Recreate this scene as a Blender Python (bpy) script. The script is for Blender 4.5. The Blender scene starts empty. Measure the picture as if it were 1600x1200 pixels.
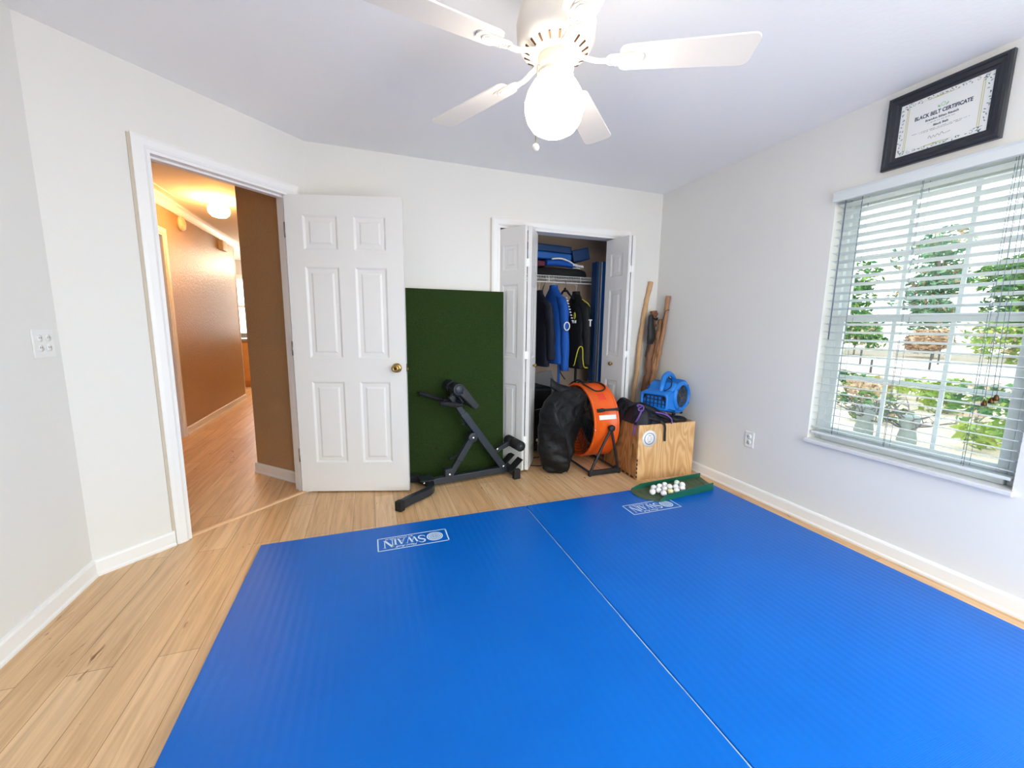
import bpy, bmesh, math, random
from mathutils import Vector, Matrix, noise
V = Vector
PI = math.pi
SC = bpy.context.scene
COL = SC.collection
random.seed(7)

# ---------------------------------------------------------------- materials
def lin(c):
    c = c / 255.0
    return c / 12.92 if c <= 0.04045 else ((c + 0.055) / 1.055) ** 2.4
def rgb(r, g, b): return (lin(r), lin(g), lin(b), 1.0)
def mat(name, col, rough=0.5, metal=0.0, spec=0.5, bump=0.0, bscale=80.0, bdist=0.01, var=0.0, vscale=6.0, sheen=0.0, coat=0.0, emis=None, es=0.0):
    m = bpy.data.materials.new(name); m.use_nodes = True
    nt = m.node_tree; b = nt.nodes['Principled BSDF']
    c = rgb(*col)
    b.inputs['Base Color'].default_value = c
    b.inputs['Roughness'].default_value = rough
    b.inputs['Metallic'].default_value = metal
    b.inputs['Specular IOR Level'].default_value = spec
    b.inputs['Sheen Weight'].default_value = sheen
    b.inputs['Coat Weight'].default_value = coat
    tc = nt.nodes.new('ShaderNodeTexCoord')
    if var:
        n = nt.nodes.new('ShaderNodeTexNoise'); n.inputs['Scale'].default_value = vscale; n.inputs['Detail'].default_value = 5
        nt.links.new(tc.outputs['Object'], n.inputs['Vector'])
        mx = nt.nodes.new('ShaderNodeMix'); mx.data_type = 'RGBA'
        mx.inputs[6].default_value = (c[0]*(1-var), c[1]*(1-var), c[2]*(1-var), 1)
        mx.inputs[7].default_value = (min(1, c[0]*(1+var)), min(1, c[1]*(1+var)), min(1, c[2]*(1+var)), 1)
        nt.links.new(n.outputs['Fac'], mx.inputs[0]); nt.links.new(mx.outputs[2], b.inputs['Base Color'])
    if bump:
        n2 = nt.nodes.new('ShaderNodeTexNoise'); n2.inputs['Scale'].default_value = bscale; n2.inputs['Detail'].default_value = 4
        nt.links.new(tc.outputs['Object'], n2.inputs['Vector'])
        bp = nt.nodes.new('ShaderNodeBump'); bp.inputs['Strength'].default_value = bump; bp.inputs['Distance'].default_value = bdist
        nt.links.new(n2.outputs['Fac'], bp.inputs['Height']); nt.links.new(bp.outputs['Normal'], b.inputs['Normal'])
    if emis:
        b.inputs['Emission Color'].default_value = rgb(*emis); b.inputs['Emission Strength'].default_value = es
    return m

def node(nt, t, **kw):
    n = nt.nodes.new(t)
    for k, v in kw.items():
        if k in n.inputs: n.inputs[k].default_value = v
        else: setattr(n, k, v)
    return n

def wood_floor():
    m = bpy.data.materials.new('oak_laminate'); m.use_nodes = True
    nt = m.node_tree; b = nt.nodes['Principled BSDF']; L = nt.links.new
    tc = node(nt, 'ShaderNodeTexCoord')
    mp = node(nt, 'ShaderNodeMapping'); mp.inputs['Rotation'].default_value = (0, 0, PI/2)
    L(tc.outputs['Object'], mp.inputs['Vector'])
    br = node(nt, 'ShaderNodeTexBrick'); br.offset = 0.37
    br.inputs['Scale'].default_value = 1.0; br.inputs['Brick Width'].default_value = 1.21; br.inputs['Row Height'].default_value = 0.128
    br.inputs['Mortar Size'].default_value = 0.0011; br.inputs['Mortar Smooth'].default_value = 0.3; br.inputs['Bias'].default_value = 0.0
    br.inputs['Color1'].default_value = rgb(234, 200, 158); br.inputs['Color2'].default_value = rgb(218, 178, 132); br.inputs['Mortar'].default_value = rgb(150, 108, 70)
    L(mp.outputs['Vector'], br.inputs['Vector'])
    mp2 = node(nt, 'ShaderNodeMapping'); mp2.inputs['Scale'].default_value = (26, 1.3, 1)
    L(tc.outputs['Object'], mp2.inputs['Vector'])
    n = node(nt, 'ShaderNodeTexNoise'); n.inputs['Scale'].default_value = 1.6; n.inputs['Detail'].default_value = 7; n.inputs['Roughness'].default_value = 0.62; n.inputs['Distortion'].default_value = 0.6
    L(mp2.outputs['Vector'], n.inputs['Vector'])
    cr = node(nt, 'ShaderNodeValToRGB'); cr.color_ramp.elements[0].position = 0.3; cr.color_ramp.elements[0].color = (0.68, 0.58, 0.47, 1); cr.color_ramp.elements[1].position = 0.62; cr.color_ramp.elements[1].color = (1.08, 1.06, 1.02, 1)
    L(n.outputs['Fac'], cr.inputs['Fac'])
    mu = node(nt, 'ShaderNodeMix', data_type='RGBA', blend_type='MULTIPLY'); mu.inputs[0].default_value = 0.75
    L(br.outputs['Color'], mu.inputs[6]); L(cr.outputs['Color'], mu.inputs[7])
    mp3 = node(nt, 'ShaderNodeMapping'); mp3.inputs['Scale'].default_value = (9, 2.6, 1)
    L(tc.outputs['Object'], mp3.inputs['Vector'])
    k = node(nt, 'ShaderNodeTexNoise'); k.inputs['Scale'].default_value = 2.2; k.inputs['Detail'].default_value = 3; k.inputs['Distortion'].default_value = 1.2
    L(mp3.outputs['Vector'], k.inputs['Vector'])
    kr = node(nt, 'ShaderNodeValToRGB'); kr.color_ramp.elements[0].position = 0.69; kr.color_ramp.elements[0].color = (0, 0, 0, 1); kr.color_ramp.elements[1].position = 0.76; kr.color_ramp.elements[1].color = (1, 1, 1, 1)
    L(k.outputs['Fac'], kr.inputs['Fac'])
    mk = node(nt, 'ShaderNodeMix', data_type='RGBA'); L(kr.outputs['Color'], mk.inputs[0]); L(mu.outputs[2], mk.inputs[6]); mk.inputs[7].default_value = rgb(138, 88, 50)
    L(mk.outputs[2], b.inputs['Base Color'])
    b.inputs['Roughness'].default_value = 0.38
    bp = node(nt, 'ShaderNodeBump'); bp.inputs['Strength'].default_value = 0.08; bp.inputs['Distance'].default_value = 0.004
    L(n.outputs['Fac'], bp.inputs['Height']); L(bp.outputs['Normal'], b.inputs['Normal'])
    return m

def plywood(name, rot, c1, c2):
    m = bpy.data.materials.new(name); m.use_nodes = True
    nt = m.node_tree; b = nt.nodes['Principled BSDF']; L = nt.links.new
    tc = node(nt, 'ShaderNodeTexCoord')
    mp = node(nt, 'ShaderNodeMapping'); mp.inputs['Rotation'].default_value = rot; mp.inputs['Scale'].default_value = (1, 1, 0.22)
    L(tc.outputs['Object'], mp.inputs['Vector'])
    n = node(nt, 'ShaderNodeTexNoise'); n.inputs['Scale'].default_value = 5.0; n.inputs['Detail'].default_value = 2; n.inputs['Distortion'].default_value = 0.4
    L(mp.outputs['Vector'], n.inputs['Vector'])
    mt = node(nt, 'ShaderNodeMath', operation='MULTIPLY'); mt.inputs[1].default_value = 104.0; L(n.outputs['Fac'], mt.inputs[0])
    sn = node(nt, 'ShaderNodeMath', operation='SINE'); L(mt.outputs[0], sn.inputs[0])
    ma = node(nt, 'ShaderNodeMapRange'); ma.inputs['From Min'].default_value = -1; L(sn.outputs[0], ma.inputs['Value'])
    mx = node(nt, 'ShaderNodeMix', data_type='RGBA'); mx.inputs[6].default_value = rgb(*c1); mx.inputs[7].default_value = rgb(*c2)
    L(ma.outputs['Result'], mx.inputs[0]); L(mx.outputs[2], b.inputs['Base Color'])
    b.inputs['Roughness'].default_value = 0.55
    return m

def tatami_vinyl():
    m = bpy.data.materials.new('blue_tatami_vinyl'); m.use_nodes = True
    nt = m.node_tree; b = nt.nodes['Principled BSDF']; L = nt.links.new
    tc = node(nt, 'ShaderNodeTexCoord')
    n = node(nt, 'ShaderNodeTexNoise'); n.inputs['Scale'].default_value = 3.0; n.inputs['Detail'].default_value = 6
    L(tc.outputs['Object'], n.inputs['Vector'])
    mx = node(nt, 'ShaderNodeMix', data_type='RGBA'); mx.inputs[6].default_value = rgb(0, 92, 186); mx.inputs[7].default_value = rgb(0, 104, 202)
    L(n.outputs['Fac'], mx.inputs[0]); L(mx.outputs[2], b.inputs['Base Color'])
    b.inputs['Roughness'].default_value = 0.36; b.inputs['Specular IOR Level'].default_value = 0.5; b.inputs['Specular Tint'].default_value = (0.30, 0.62, 1.0, 1)
    w = node(nt, 'ShaderNodeTexWave', bands_direction='X'); w.inputs['Scale'].default_value = 9.0; w.inputs['Distortion'].default_value = 0.6; w.inputs['Detail'].default_value = 1
    w2 = node(nt, 'ShaderNodeTexWave', bands_direction='Y'); w2.inputs['Scale'].default_value = 70.0
    n3 = node(nt, 'ShaderNodeTexNoise'); n3.inputs['Scale'].default_value = 420.0
    for q in (w, w2, n3): L(tc.outputs['Object'], q.inputs['Vector'])
    a = node(nt, 'ShaderNodeMath', operation='MULTIPLY_ADD'); L(w2.outputs['Fac'], a.inputs[0]); a.inputs[1].default_value = 0.25; L(w.outputs['Fac'], a.inputs[2])
    a2 = node(nt, 'ShaderNodeMath', operation='MULTIPLY_ADD'); L(n3.outputs['Fac'], a2.inputs[0]); a2.inputs[1].default_value = 0.5; L(a.outputs[0], a2.inputs[2])
    bp = node(nt, 'ShaderNodeBump'); bp.inputs['Strength'].default_value = 0.22; bp.inputs['Distance'].default_value = 0.0022
    L(a2.outputs[0], bp.inputs['Height']); L(bp.outputs['Normal'], b.inputs['Normal'])
    return m

def glass_mat(name, tint):
    m = bpy.data.materials.new(name); m.use_nodes = True
    nt = m.node_tree; nt.nodes.clear()
    o = nt.nodes.new('ShaderNodeOutputMaterial'); mx = nt.nodes.new('ShaderNodeMixShader'); t = nt.nodes.new('ShaderNodeBsdfTransparent'); g = nt.nodes.new('ShaderNodeBsdfGlossy')
    t.inputs['Color'].default_value = tint; g.inputs['Roughness'].default_value = 0.02
    mx.inputs[0].default_value = 0.05
    nt.links.new(t.outputs[0], mx.inputs[1]); nt.links.new(g.outputs[0], mx.inputs[2]); nt.links.new(mx.outputs[0], o.inputs['Surface'])
    return m

def leaf_mat(name, a, bcol):
    m = bpy.data.materials.new(name); m.use_nodes = True
    nt = m.node_tree; b = nt.nodes['Principled BSDF']; L = nt.links.new
    tc = node(nt, 'ShaderNodeTexCoord'); n = node(nt, 'ShaderNodeTexNoise'); n.inputs['Scale'].default_value = 2.5; n.inputs['Detail'].default_value = 4
    L(tc.outputs['Object'], n.inputs['Vector'])
    cr = node(nt, 'ShaderNodeValToRGB'); cr.color_ramp.elements[0].position = 0.38; cr.color_ramp.elements[0].color = rgb(*a); cr.color_ramp.elements[1].position = 0.62; cr.color_ramp.elements[1].color = rgb(*bcol)
    L(n.outputs['Fac'], cr.inputs['Fac']); L(cr.outputs['Color'], b.inputs['Base Color'])
    b.inputs['Roughness'].default_value = 0.5
    return m

MT = {}
def mk(k, *a, **kw): MT[k] = mat(k, *a, **kw)
mk('closet_beige', (206, 184, 166), 0.75)  # beige tone used on the closet walls only
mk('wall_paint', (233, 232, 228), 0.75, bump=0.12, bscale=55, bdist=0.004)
mk('ceiling_paint', (248, 247, 246), 0.8, bump=0.2, bscale=45, bdist=0.004)
mk('hall_paint', (178, 148, 112), 0.36, bump=0.55, bscale=62, bdist=0.010)
mk('kitchen_paint', (222, 216, 210), 0.7)
mk('trim_white', (244, 244, 243), 0.35)
mk('door_white', (228, 227, 225), 0.42)
mk('tan_strip', (206, 194, 176), 0.7)
mk('vinyl_white', (226, 234, 236), 0.35)
mk('blind_white', (222, 228, 228), 0.45)
mk('marble_sill', (226, 226, 226), 0.25, var=0.12, vscale=22)
mk('brass', (176, 144, 84), 0.3, 1.0)
mk('steel', (150, 150, 148), 0.32, 1.0)
mk('bolt_chrome', (225, 225, 225), 0.2, 1.0)
mk('plastic_white', (238, 238, 235), 0.4)
mk('plastic_almond', (226, 208, 176), 0.45)
mk('slot_dark', (40, 40, 40), 0.6)
mk('fan_white', (242, 234, 222), 0.4)
mk('globe_glow', (255, 250, 240), 0.3, emis=(255, 245, 230), es=7)
mk('hall_globe_glow', (255, 244, 220), 0.3, emis=(255, 190, 112), es=30.0)
mk('frame_black', (36, 40, 48), 0.32)
mk('paper', (236, 238, 236), 0.6)
mk('ink_navy', (62, 72, 92), 0.7)
mk('ink_teal', (98, 132, 140), 0.7)
mk('ink_green', (158, 205, 160), 0.7)
mk('ink_gold', (206, 200, 140), 0.7)
mk('turf_green', (54, 74, 36), 0.95, bump=1.0, bscale=170, bdist=0.02, var=0.45, vscale=120, spec=0.1)
mk('turf_backing', (30, 34, 26), 0.9)
mk('steel_charcoal', (46, 52, 60), 0.42, 0.25)
mk('vinyl_black', (26, 29, 34), 0.5)
mk('foam_black', (22, 24, 27), 0.75, bump=0.3, bscale=300, bdist=0.003)
mk('rubber_black', (20, 21, 23), 0.7)
mk('orange_paint', (240, 98, 28), 0.36)
mk('orange_label', (238, 70, 44), 0.5)
mk('label_white', (244, 244, 244), 0.45)
mk('nylon_black', (13, 14, 16), 0.5, bump=0.5, bscale=22, bdist=0.014, spec=0.35)
mk('nylon_navy', (17, 20, 29), 0.55, bump=0.4, bscale=30, bdist=0.01, spec=0.35)
mk('cord_purple', (112, 76, 158), 0.55)
mk('blue_plastic', (26, 124, 216), 0.42)
mk('blue_plastic_dark', (18, 50, 92), 0.5)
mk('stick_pale', (206, 164, 120), 0.6, var=0.2, vscale=18)
mk('stick_brown', (128, 84, 58), 0.55, var=0.35, vscale=24, bump=0.5, bscale=30, bdist=0.01)
mk('stick_tan', (168, 120, 84), 0.55, var=0.3, vscale=22, bump=0.4, bscale=30, bdist=0.01)
mk('leather_black', (15, 15, 17), 0.5)
mk('jacket_blue', (14, 84, 176), 0.75, bump=0.3, bscale=24, bdist=0.012)
mk('jacket_navy', (15, 22, 40), 0.8, bump=0.3, bscale=24, bdist=0.012)
mk('jacket_black', (13, 14, 16), 0.75, bump=0.3, bscale=24, bdist=0.012)
mk('thread_yellow', (214, 204, 52), 0.6)
mk('thread_white', (236, 236, 236), 0.6)
mk('mat_blue', (22, 98, 184), 0.5, var=0.08, vscale=12)
mk('mat_blue_dark', (20, 62, 112), 0.55)
mk('mat_grey', (110, 122, 140), 0.5)
mk('maroon', (110, 40, 62), 0.7)
mk('cardboard', (170, 120, 92), 0.8)
mk('wire_white', (240, 240, 240), 0.35)
mk('board_grey', (190, 192, 198), 0.5)
mk('tray_green', (22, 92, 70), 0.35)
mk('tray_green_ribbed', (74, 92, 66), 0.5)
mk('ball_white', (244, 244, 246), 0.3, bump=0.4, bscale=260, bdist=0.003)
mk('ball_yellow', (236, 232, 176), 0.3, bump=0.4, bscale=260, bdist=0.003)
mk('ball_mint', (222, 240, 224), 0.3, bump=0.4, bscale=260, bdist=0.003)
mk('print_white', (216, 236, 250), 0.5)
mk('tape_clear', (150, 176, 206), 0.3)
mk('cabinet_oak', (206, 138, 62), 0.45, var=0.15, vscale=8)
mk('counter_grey', (140, 136, 132), 0.35)
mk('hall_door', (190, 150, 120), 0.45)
mk('hinge_bronze', (96, 66, 40), 0.4, 0.8)
mk('threshold_oak', (226, 188, 146), 0.4)
mk('sand_ground', (222, 204, 190), 0.9, var=0.12, vscale=0.6)
mk('road_pale', (236, 226, 218), 0.9)
mk('bark', (150, 138, 130), 0.9, var=0.3, vscale=8)
mk('twig_grey', (110, 108, 112), 0.9)
mk('post_dark', (84, 84, 88), 0.8)
mk('stone_grey', (146, 158, 160), 0.8, var=0.2, vscale=12)
mk('grille_grey', (70, 72, 78), 0.45)
mk('reflector_concrete', (236, 232, 226), 0.85)
mk('stucco', (220, 214, 206), 0.9)
MT['floor'] = wood_floor()
MT['mat'] = tatami_vinyl()
MT['glass'] = glass_mat('clear_glass', (0.95, 0.97, 0.96, 1))
MT['glass_dimmed'] = glass_mat('dimmed_window_glass', (0.57*0.95, 0.57*1.02, 0.57*1.0, 1))  # tint added to hold down the brightness of the garden view
MT['ply_front'] = plywood('plywood_upright_grain', (0, 0, 0), (206, 158, 104), (226, 186, 134))
MT['ply_side'] = plywood('plywood_level_grain', (PI/2, 0, 0), (158, 108, 62), (192, 140, 88))
MT['leaf_green'] = leaf_mat('leaf_green', (44, 104, 60), (116, 164, 76))
MT['leaf_teal'] = leaf_mat('leaf_teal', (84, 138, 118), (150, 186, 150))
MT['leaf_lime'] = leaf_mat('leaf_lime', (110, 152, 62), (176, 194, 92))
MT['leaf_dry'] = leaf_mat('leaf_dry', (190, 154, 126), (220, 192, 166))

# ---------------------------------------------------------------- mesh builder
def frame_of(t):
    t = t.normalized()
    a = V((0, 0, 1)) if abs(t.z) < 0.9 else V((1, 0, 0))
    u = t.cross(a).normalized(); return u, t.cross(u).normalized()

class G:
    def __init__(s): s.bm = bmesh.new()
    def face(s, vs, mi=0, smooth=False):
        try:
            f = s.bm.faces.new(vs); f.material_index = mi; f.smooth = smooth; return f
        except ValueError: return None
    def pts(s, ps): return [s.bm.verts.new(p) for p in ps]
    def poly(s, ps, mi=0): return s.face(s.pts([V(p) for p in ps]), mi)
    def box(s, x0, x1, y0, y1, z0, z1, mi=0, M=None):
        p = [V((x, y, z)) for z in (z0, z1) for y in (y0, y1) for x in (x0, x1)]
        if M is not None: p = [M @ q for q in p]
        v = s.pts(p)
        for f in ((0, 2, 3, 1), (4, 5, 7, 6), (0, 1, 5, 4), (2, 6, 7, 3), (0, 4, 6, 2), (1, 3, 7, 5)): s.face([v[i] for i in f], mi)
        return s
    def beam(s, a, b, w, h, up=(0, 0, 1), mi=0):
        a, b = V(a), V(b); t = (b - a).normalized(); side = t.cross(V(up)).normalized(); u = side.cross(t).normalized()
        ps = [q + side * (sx * w / 2) + u * (sz * h / 2) for q in (a, b) for sx, sz in ((-1, -1), (1, -1), (1, 1), (-1, 1))]
        v = s.pts(ps)
        s.face([v[3], v[2], v[1], v[0]], mi); s.face([v[4], v[5], v[6], v[7]], mi)
        for i in range(4): s.face([v[i], v[(i+1) % 4], v[4+(i+1) % 4], v[4+i]], mi)
        return s
    def loft(s, rings, mi=0, smooth=True, cap=True, close=False):
        rv = [s.pts(r) for r in rings]; n = len(rv[0])
        m = len(rv) if close else len(rv) - 1
        for i in range(m):
            a, b = rv[i], rv[(i+1) % len(rv)]
            for j in range(n): s.face([a[j], a[(j+1) % n], b[(j+1) % n], b[j]], mi, smooth)
        if cap and not close:
            s.face(list(reversed(rv[0])), mi, False); s.face(rv[-1], mi, False)
        return s
    def tube(s, ps, r, n=10, mi=0, close=False, cap=True, flat=1.0, up=None):
        ps = [V(p) for p in ps]; rings = []; N = len(ps); pu = None
        for i, p in enumerate(ps):
            if close: t = ps[(i+1) % N] - ps[i-1]
            else: t = ps[min(i+1, N-1)] - ps[max(i-1, 0)]
            if t.length < 1e-9: t = V((0, 0, 1))
            t.normalize()
            if up is not None:
                u = t.cross(V(up)).normalized()
            elif pu is None: u, _ = frame_of(t)
            else:
                u = pu - t * pu.dot(t)
                u = u.normalized() if u.length > 1e-6 else frame_of(t)[0]
            pu = u; w = t.cross(u)
            rr = r[i] if isinstance(r, (list, tuple)) else r
            rings.append([p + u * (rr * math.cos(2*PI*k/n)) + w * (rr * flat * math.sin(2*PI*k/n)) for k in range(n)])
        return s.loft(rings, mi, True, cap, close)
    def sqtube(s, ps, w, h, mi=0, up=(0, 0, 1)):
        ps = [V(p) for p in ps]; rings = []; N = len(ps)
        for i, p in enumerate(ps):
            t = (ps[min(i+1, N-1)] - ps[max(i-1, 0)]).normalized()
            sd = t.cross(V(up)).normalized(); u = sd.cross(t)
            rings.append([p + sd*(a*w/2) + u*(b*h/2) for a, b in ((-1, -1), (1, -1), (1, 1), (-1, 1))])
        return s.loft(rings, mi, False)
    def lathe(s, prof, c, axis=(0, 0, 1), n=32, mi=0, smooth=True, cap=True):
        c = V(c); ax = V(axis).normalized(); u, w = frame_of(ax)
        rings = [[c + ax*h + u*(max(r, 1e-4)*math.cos(2*PI*k/n)) + w*(max(r, 1e-4)*math.sin(2*PI*k/n)) for k in range(n)] for r, h in prof]
        return s.loft(rings, mi, smooth, cap)
    def ball(s, c, r, nu=20, nv=12, mi=0):
        rx, ry, rz = (r, r, r) if not isinstance(r, tuple) else r
        c = V(c)
        rings = [[c + V((rx*math.sin(t)*math.cos(2*PI*k/nu), ry*math.sin(t)*math.sin(2*PI*k/nu), -rz*math.cos(t))) for k in range(nu)] for t in [PI*(i+0.02)/(nv+0.04) for i in range(nv+1)]]
        return s.loft(rings, mi)
    def prism(s, poly, z0, z1, mi=0):
        a = s.pts([V((x, y, z0)) for x, y in poly]); b = s.pts([V((x, y, z1)) for x, y in poly]); n = len(poly)
        s.face(list(reversed(a)), mi); s.face(b, mi)
        for i in range(n): s.face([a[i], a[(i+1) % n], b[(i+1) % n], b[i]], mi)
        return s
    def extr(s, poly3, d, mi=0, smooth=False):
        d = V(d); a = s.pts([V(p) for p in poly3]); b = s.pts([V(p) + d for p in poly3]); n = len(a)
        s.face(list(reversed(a)), mi); s.face(b, mi)
        for i in range(n): s.face([a[i], a[(i+1) % n], b[(i+1) % n], b[i]], mi, smooth)
        return s
    def mesh(s, me, M, mi=0):
        vs = [s.bm.verts.new(M @ v.co) for v in me.vertices]
        for p in me.polygons: s.face([vs[i] for i in p.vertices], mi)
        return s
    def xform(s, M): bmesh.ops.transform(s.bm, matrix=M, verts=s.bm.verts); return s

WORLD = {}
def obj(name, g, mats, parent=None, bevel=0.0, label=None, base=None, seg=2, kind=None, recalc=True):
    """one mesh object; geometry was laid out in world coordinates"""
    bm = g.bm
    if recalc: bmesh.ops.recalc_face_normals(bm, faces=bm.faces)
    off = V(base) if base is not None else (WORLD[parent.name] if parent else V((0, 0, 0)))
    bmesh.ops.translate(bm, vec=-off, verts=bm.verts)
    me = bpy.data.meshes.new(name); bm.to_mesh(me); bm.free()
    for k in (mats if isinstance(mats, (list, tuple)) else [mats]): me.materials.append(MT[k])
    o = bpy.data.objects.new(name, me); COL.objects.link(o)
    if parent:
        o.parent = parent; o.location = off - WORLD[parent.name]
    else: o.location = off
    WORLD[o.name] = off
    if bevel:
        b = o.modifiers.new('bevel', 'BEVEL'); b.width = bevel; b.segments = seg; b.limit_method = 'ANGLE'; b.angle_limit = math.radians(40)
    if label: o['label'] = label
    if kind: o['kind'] = kind
    return o
def tag(o, label, cat, group=None, kind=None):
    o['label'] = label; o['category'] = cat
    if group: o['group'] = group
    if kind: o['kind'] = kind
    return o
def thing(name, loc, label, cat, group=None, kind=None):
    o = bpy.data.objects.new(name, None); o.empty_display_size = 0.05; COL.objects.link(o); o.location = loc
    WORLD[o.name] = V(loc); return tag(o, label, cat, group, kind)
def struct(name, g, mats, label, cat, bevel=0.0, base=None):
    return tag(obj(name, g, mats, None, bevel, base=base), label, cat, None, 'structure')

def text_into(g, body, size, M, mi=0, bold=0.0, shear=0.0, align='CENTER', width=None):
    cu = bpy.data.curves.new('lettering', 'FONT'); cu.body = body; cu.size = size; cu.align_x = align; cu.align_y = 'CENTER'; cu.offset = bold; cu.shear = shear; cu.resolution_u = 3
    ob = bpy.data.objects.new('lettering', cu); COL.objects.link(ob)
    dg = bpy.context.evaluated_depsgraph_get(); dg.update()
    me = bpy.data.meshes.new_from_object(ob.evaluated_get(dg))
    if width and len(me.vertices):
        xs = [v.co.x for v in me.vertices]; w = max(xs) - min(xs)
        M = M @ Matrix.Diagonal((width / w, 1, 1, 1))
    g.mesh(me, M, mi)
    bpy.data.objects.remove(ob); bpy.data.curves.remove(cu); bpy.data.meshes.remove(me)
def basis(o, x, y, z):
    x, y, z = V(x), V(y), V(z)
    return Matrix(((x.x, y.x, z.x, o[0]), (x.y, y.y, z.y, o[1]), (x.z, y.z, z.z, o[2]), (0, 0, 0, 1)))
def arc(c, r, a0, a1, n, plane='xz'):
    out = []
    for i in range(n+1):
        a = a0 + (a1 - a0) * i / n
        u, w = r*math.cos(a), r*math.sin(a)
        out.append(V(c) + (V((u, 0, w)) if plane == 'xz' else V((u, w, 0)) if plane == 'xy' else V((0, u, w))))
    return out
def spline(ps, n=6):
    ps = [V(p) for p in ps]; out = []
    for i in range(len(ps) - 1):
        p0, p1, p2, p3 = ps[max(i-1, 0)], ps[i], ps[i+1], ps[min(i+2, len(ps)-1)]
        for k in range(n):
            t = k / n
            out.append(0.5*((2*p1) + (p2-p0)*t + (2*p0-5*p1+4*p2-p3)*t*t + (3*p1-p0-3*p2+p3)*t**3))
    out.append(ps[-1]); return out
# ---------------------------------------------------------------- room shell
XR, YB, HC, XL, YR = 2.594, 3.19, 2.42, -1.277, -0.85
A2, B2 = V((XL, 2.33, 0)), V((-0.358, YB, 0))
U = (B2 - A2).normalized(); NR = V((U.y, -U.x, 0)); LD = (B2 - A2).length      # along the diagonal wall / into the room
def dw(t, off=0.0, z=0.0): return A2 + U*t + NR*off + V((0, 0, z))
T0, T1, DH = 0.385, 1.135, 2.052
def holed(g, a0, a1, z0, z1, b0, b1, h0, h1, f):
    """wall of boxes round an opening; f(a0,a1,z0,z1) adds a box"""
    f(a0, b0, z0, z1); f(b1, a1, z0, z1); f(b0, b1, h1, z1)
    if h0 > z0: f(b0, b1, z0, h0)
g = G(); g.box(-3.3, 2.72, -0.97, 9.62, -0.12, 0.0); struct('floor', g, 'floor', 'light oak laminate plank floor running through room and hallway', 'floor')
g = G(); g.box(-3.3, 2.72, -0.97, 9.62, HC, HC+0.1); struct('ceiling', g, 'ceiling_paint', 'smooth white ceiling over room and hallway', 'ceiling')
WY0, WY1, WZ0, WZ1 = 0.82, 1.685, 0.535, 2.0
g = G(); rw_ = lambda a, b, c, d: g.box(XR, 2.72, a, b, c, d); holed(g, 0.55, 4.1, 0, HC, WY0, WY1, WZ0, WZ1, rw_); holed(g, -0.97, 0.55, 0, HC, -0.66, 0.40, 0.45, 2.1, rw_); struct('wall_right', g, 'wall_paint', 'white painted wall with the window and black framed certificate', 'wall')
CX0, CX1, CH = 1.012, 2.20, 2.005
g = G(); holed(g, -0.36, XR, 0, HC, CX0, CX1, 0, CH, lambda a, b, c, d: g.box(a, b, YB, YB+0.115, c, d)); struct('wall_back', g, 'wall_paint', 'white back wall with the open closet', 'wall')
g = G(); g.box(XL-0.115, XL, -0.97, 2.345, 0, HC); struct('wall_left', g, 'wall_paint', 'white wall along left edge with switch plate', 'wall')
g = G()
def dbox(g, t0, t1, o0, o1, z0, z1, mi=0):
    p = [dw(t0, o0), dw(t1, o0), dw(t1, o1), dw(t0, o1)]
    g.prism([(q.x, q.y) for q in p], z0, z1, mi)
holed(g, -0.02, LD+0.05, 0, HC, T0, T1, 0, DH, lambda a, b, c, d: dbox(g, a, b, -0.115, 0, c, d)); struct('wall_diagonal', g, 'wall_paint', 'white slanted corner wall holding the open doorway', 'wall')
# wall behind the camera with a glass door opening added for daylight
g = G(); holed(g, XL-0.1, 2.72, 0, HC, 0.05, 2.47, 0.0, 2.3, lambda a, b, c, d: g.box(a, b, YR-0.12, YR, c, d)); struct('wall_rear', g, 'wall_paint', 'white wall behind the camera with glass door added for daylight', 'wall')
w2 = thing('added_glass_door', (1.26, YR, 0), 'unseen sliding glass door added behind the camera for daylight', 'window', None, 'structure')
g = G()
for x in (0.05, 1.225, 2.40): g.box(x, x+0.07, YR-0.09, YR-0.03, 0, 2.3)
for x0_, x1_ in ((0.12, 1.225), (1.295, 2.40)): g.box(x0_, x1_, YR-0.089, YR-0.031, 2.23, 2.3); g.box(x0_, x1_, YR-0.089, YR-0.031, 0, 0.05)
obj('window_frame', g, 'vinyl_white', w2, 0.004)
for x in (0.12, 1.295):
    g = G(); g.box(x, x+1.105, YR-0.064, YR-0.06, 0.05, 2.23); obj('pane', g, 'glass', w2)
w4 = thing('added_side_window', (2.69, -0.13, 0.45), 'unseen clear window added beside the camera to brighten the room', 'window', None, 'structure')  # unseen window added to light the room from the right
g = G()
for y0, y1 in ((-0.66, -0.61), (0.35, 0.40)): g.box(2.66, 2.72, y0, y1, 0.45, 2.1)
for z0, z1 in ((0.45, 0.50), (1.25, 1.30), (2.05, 2.10)): g.box(2.661, 2.719, -0.61, 0.35, z0, z1)
obj('window_frame', g, 'vinyl_white', w4, 0.003)
g = G(); g.box(2.69, 2.694, -0.62, 0.36, 0.49, 2.06); obj('pane', g, 'glass', w4)
# closet interior
g = G(); g.box(0.70, XR, 3.90, 4.0, 0, HC); struct('wall_closet_back', g, 'closet_beige', 'back wall inside the closet', 'wall')
g = G(); g.box(0.62, 0.72, YB+0.115, 4.0, 0, HC); struct('wall_closet_left', g, 'closet_beige', 'side wall inside the closet', 'wall')
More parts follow.
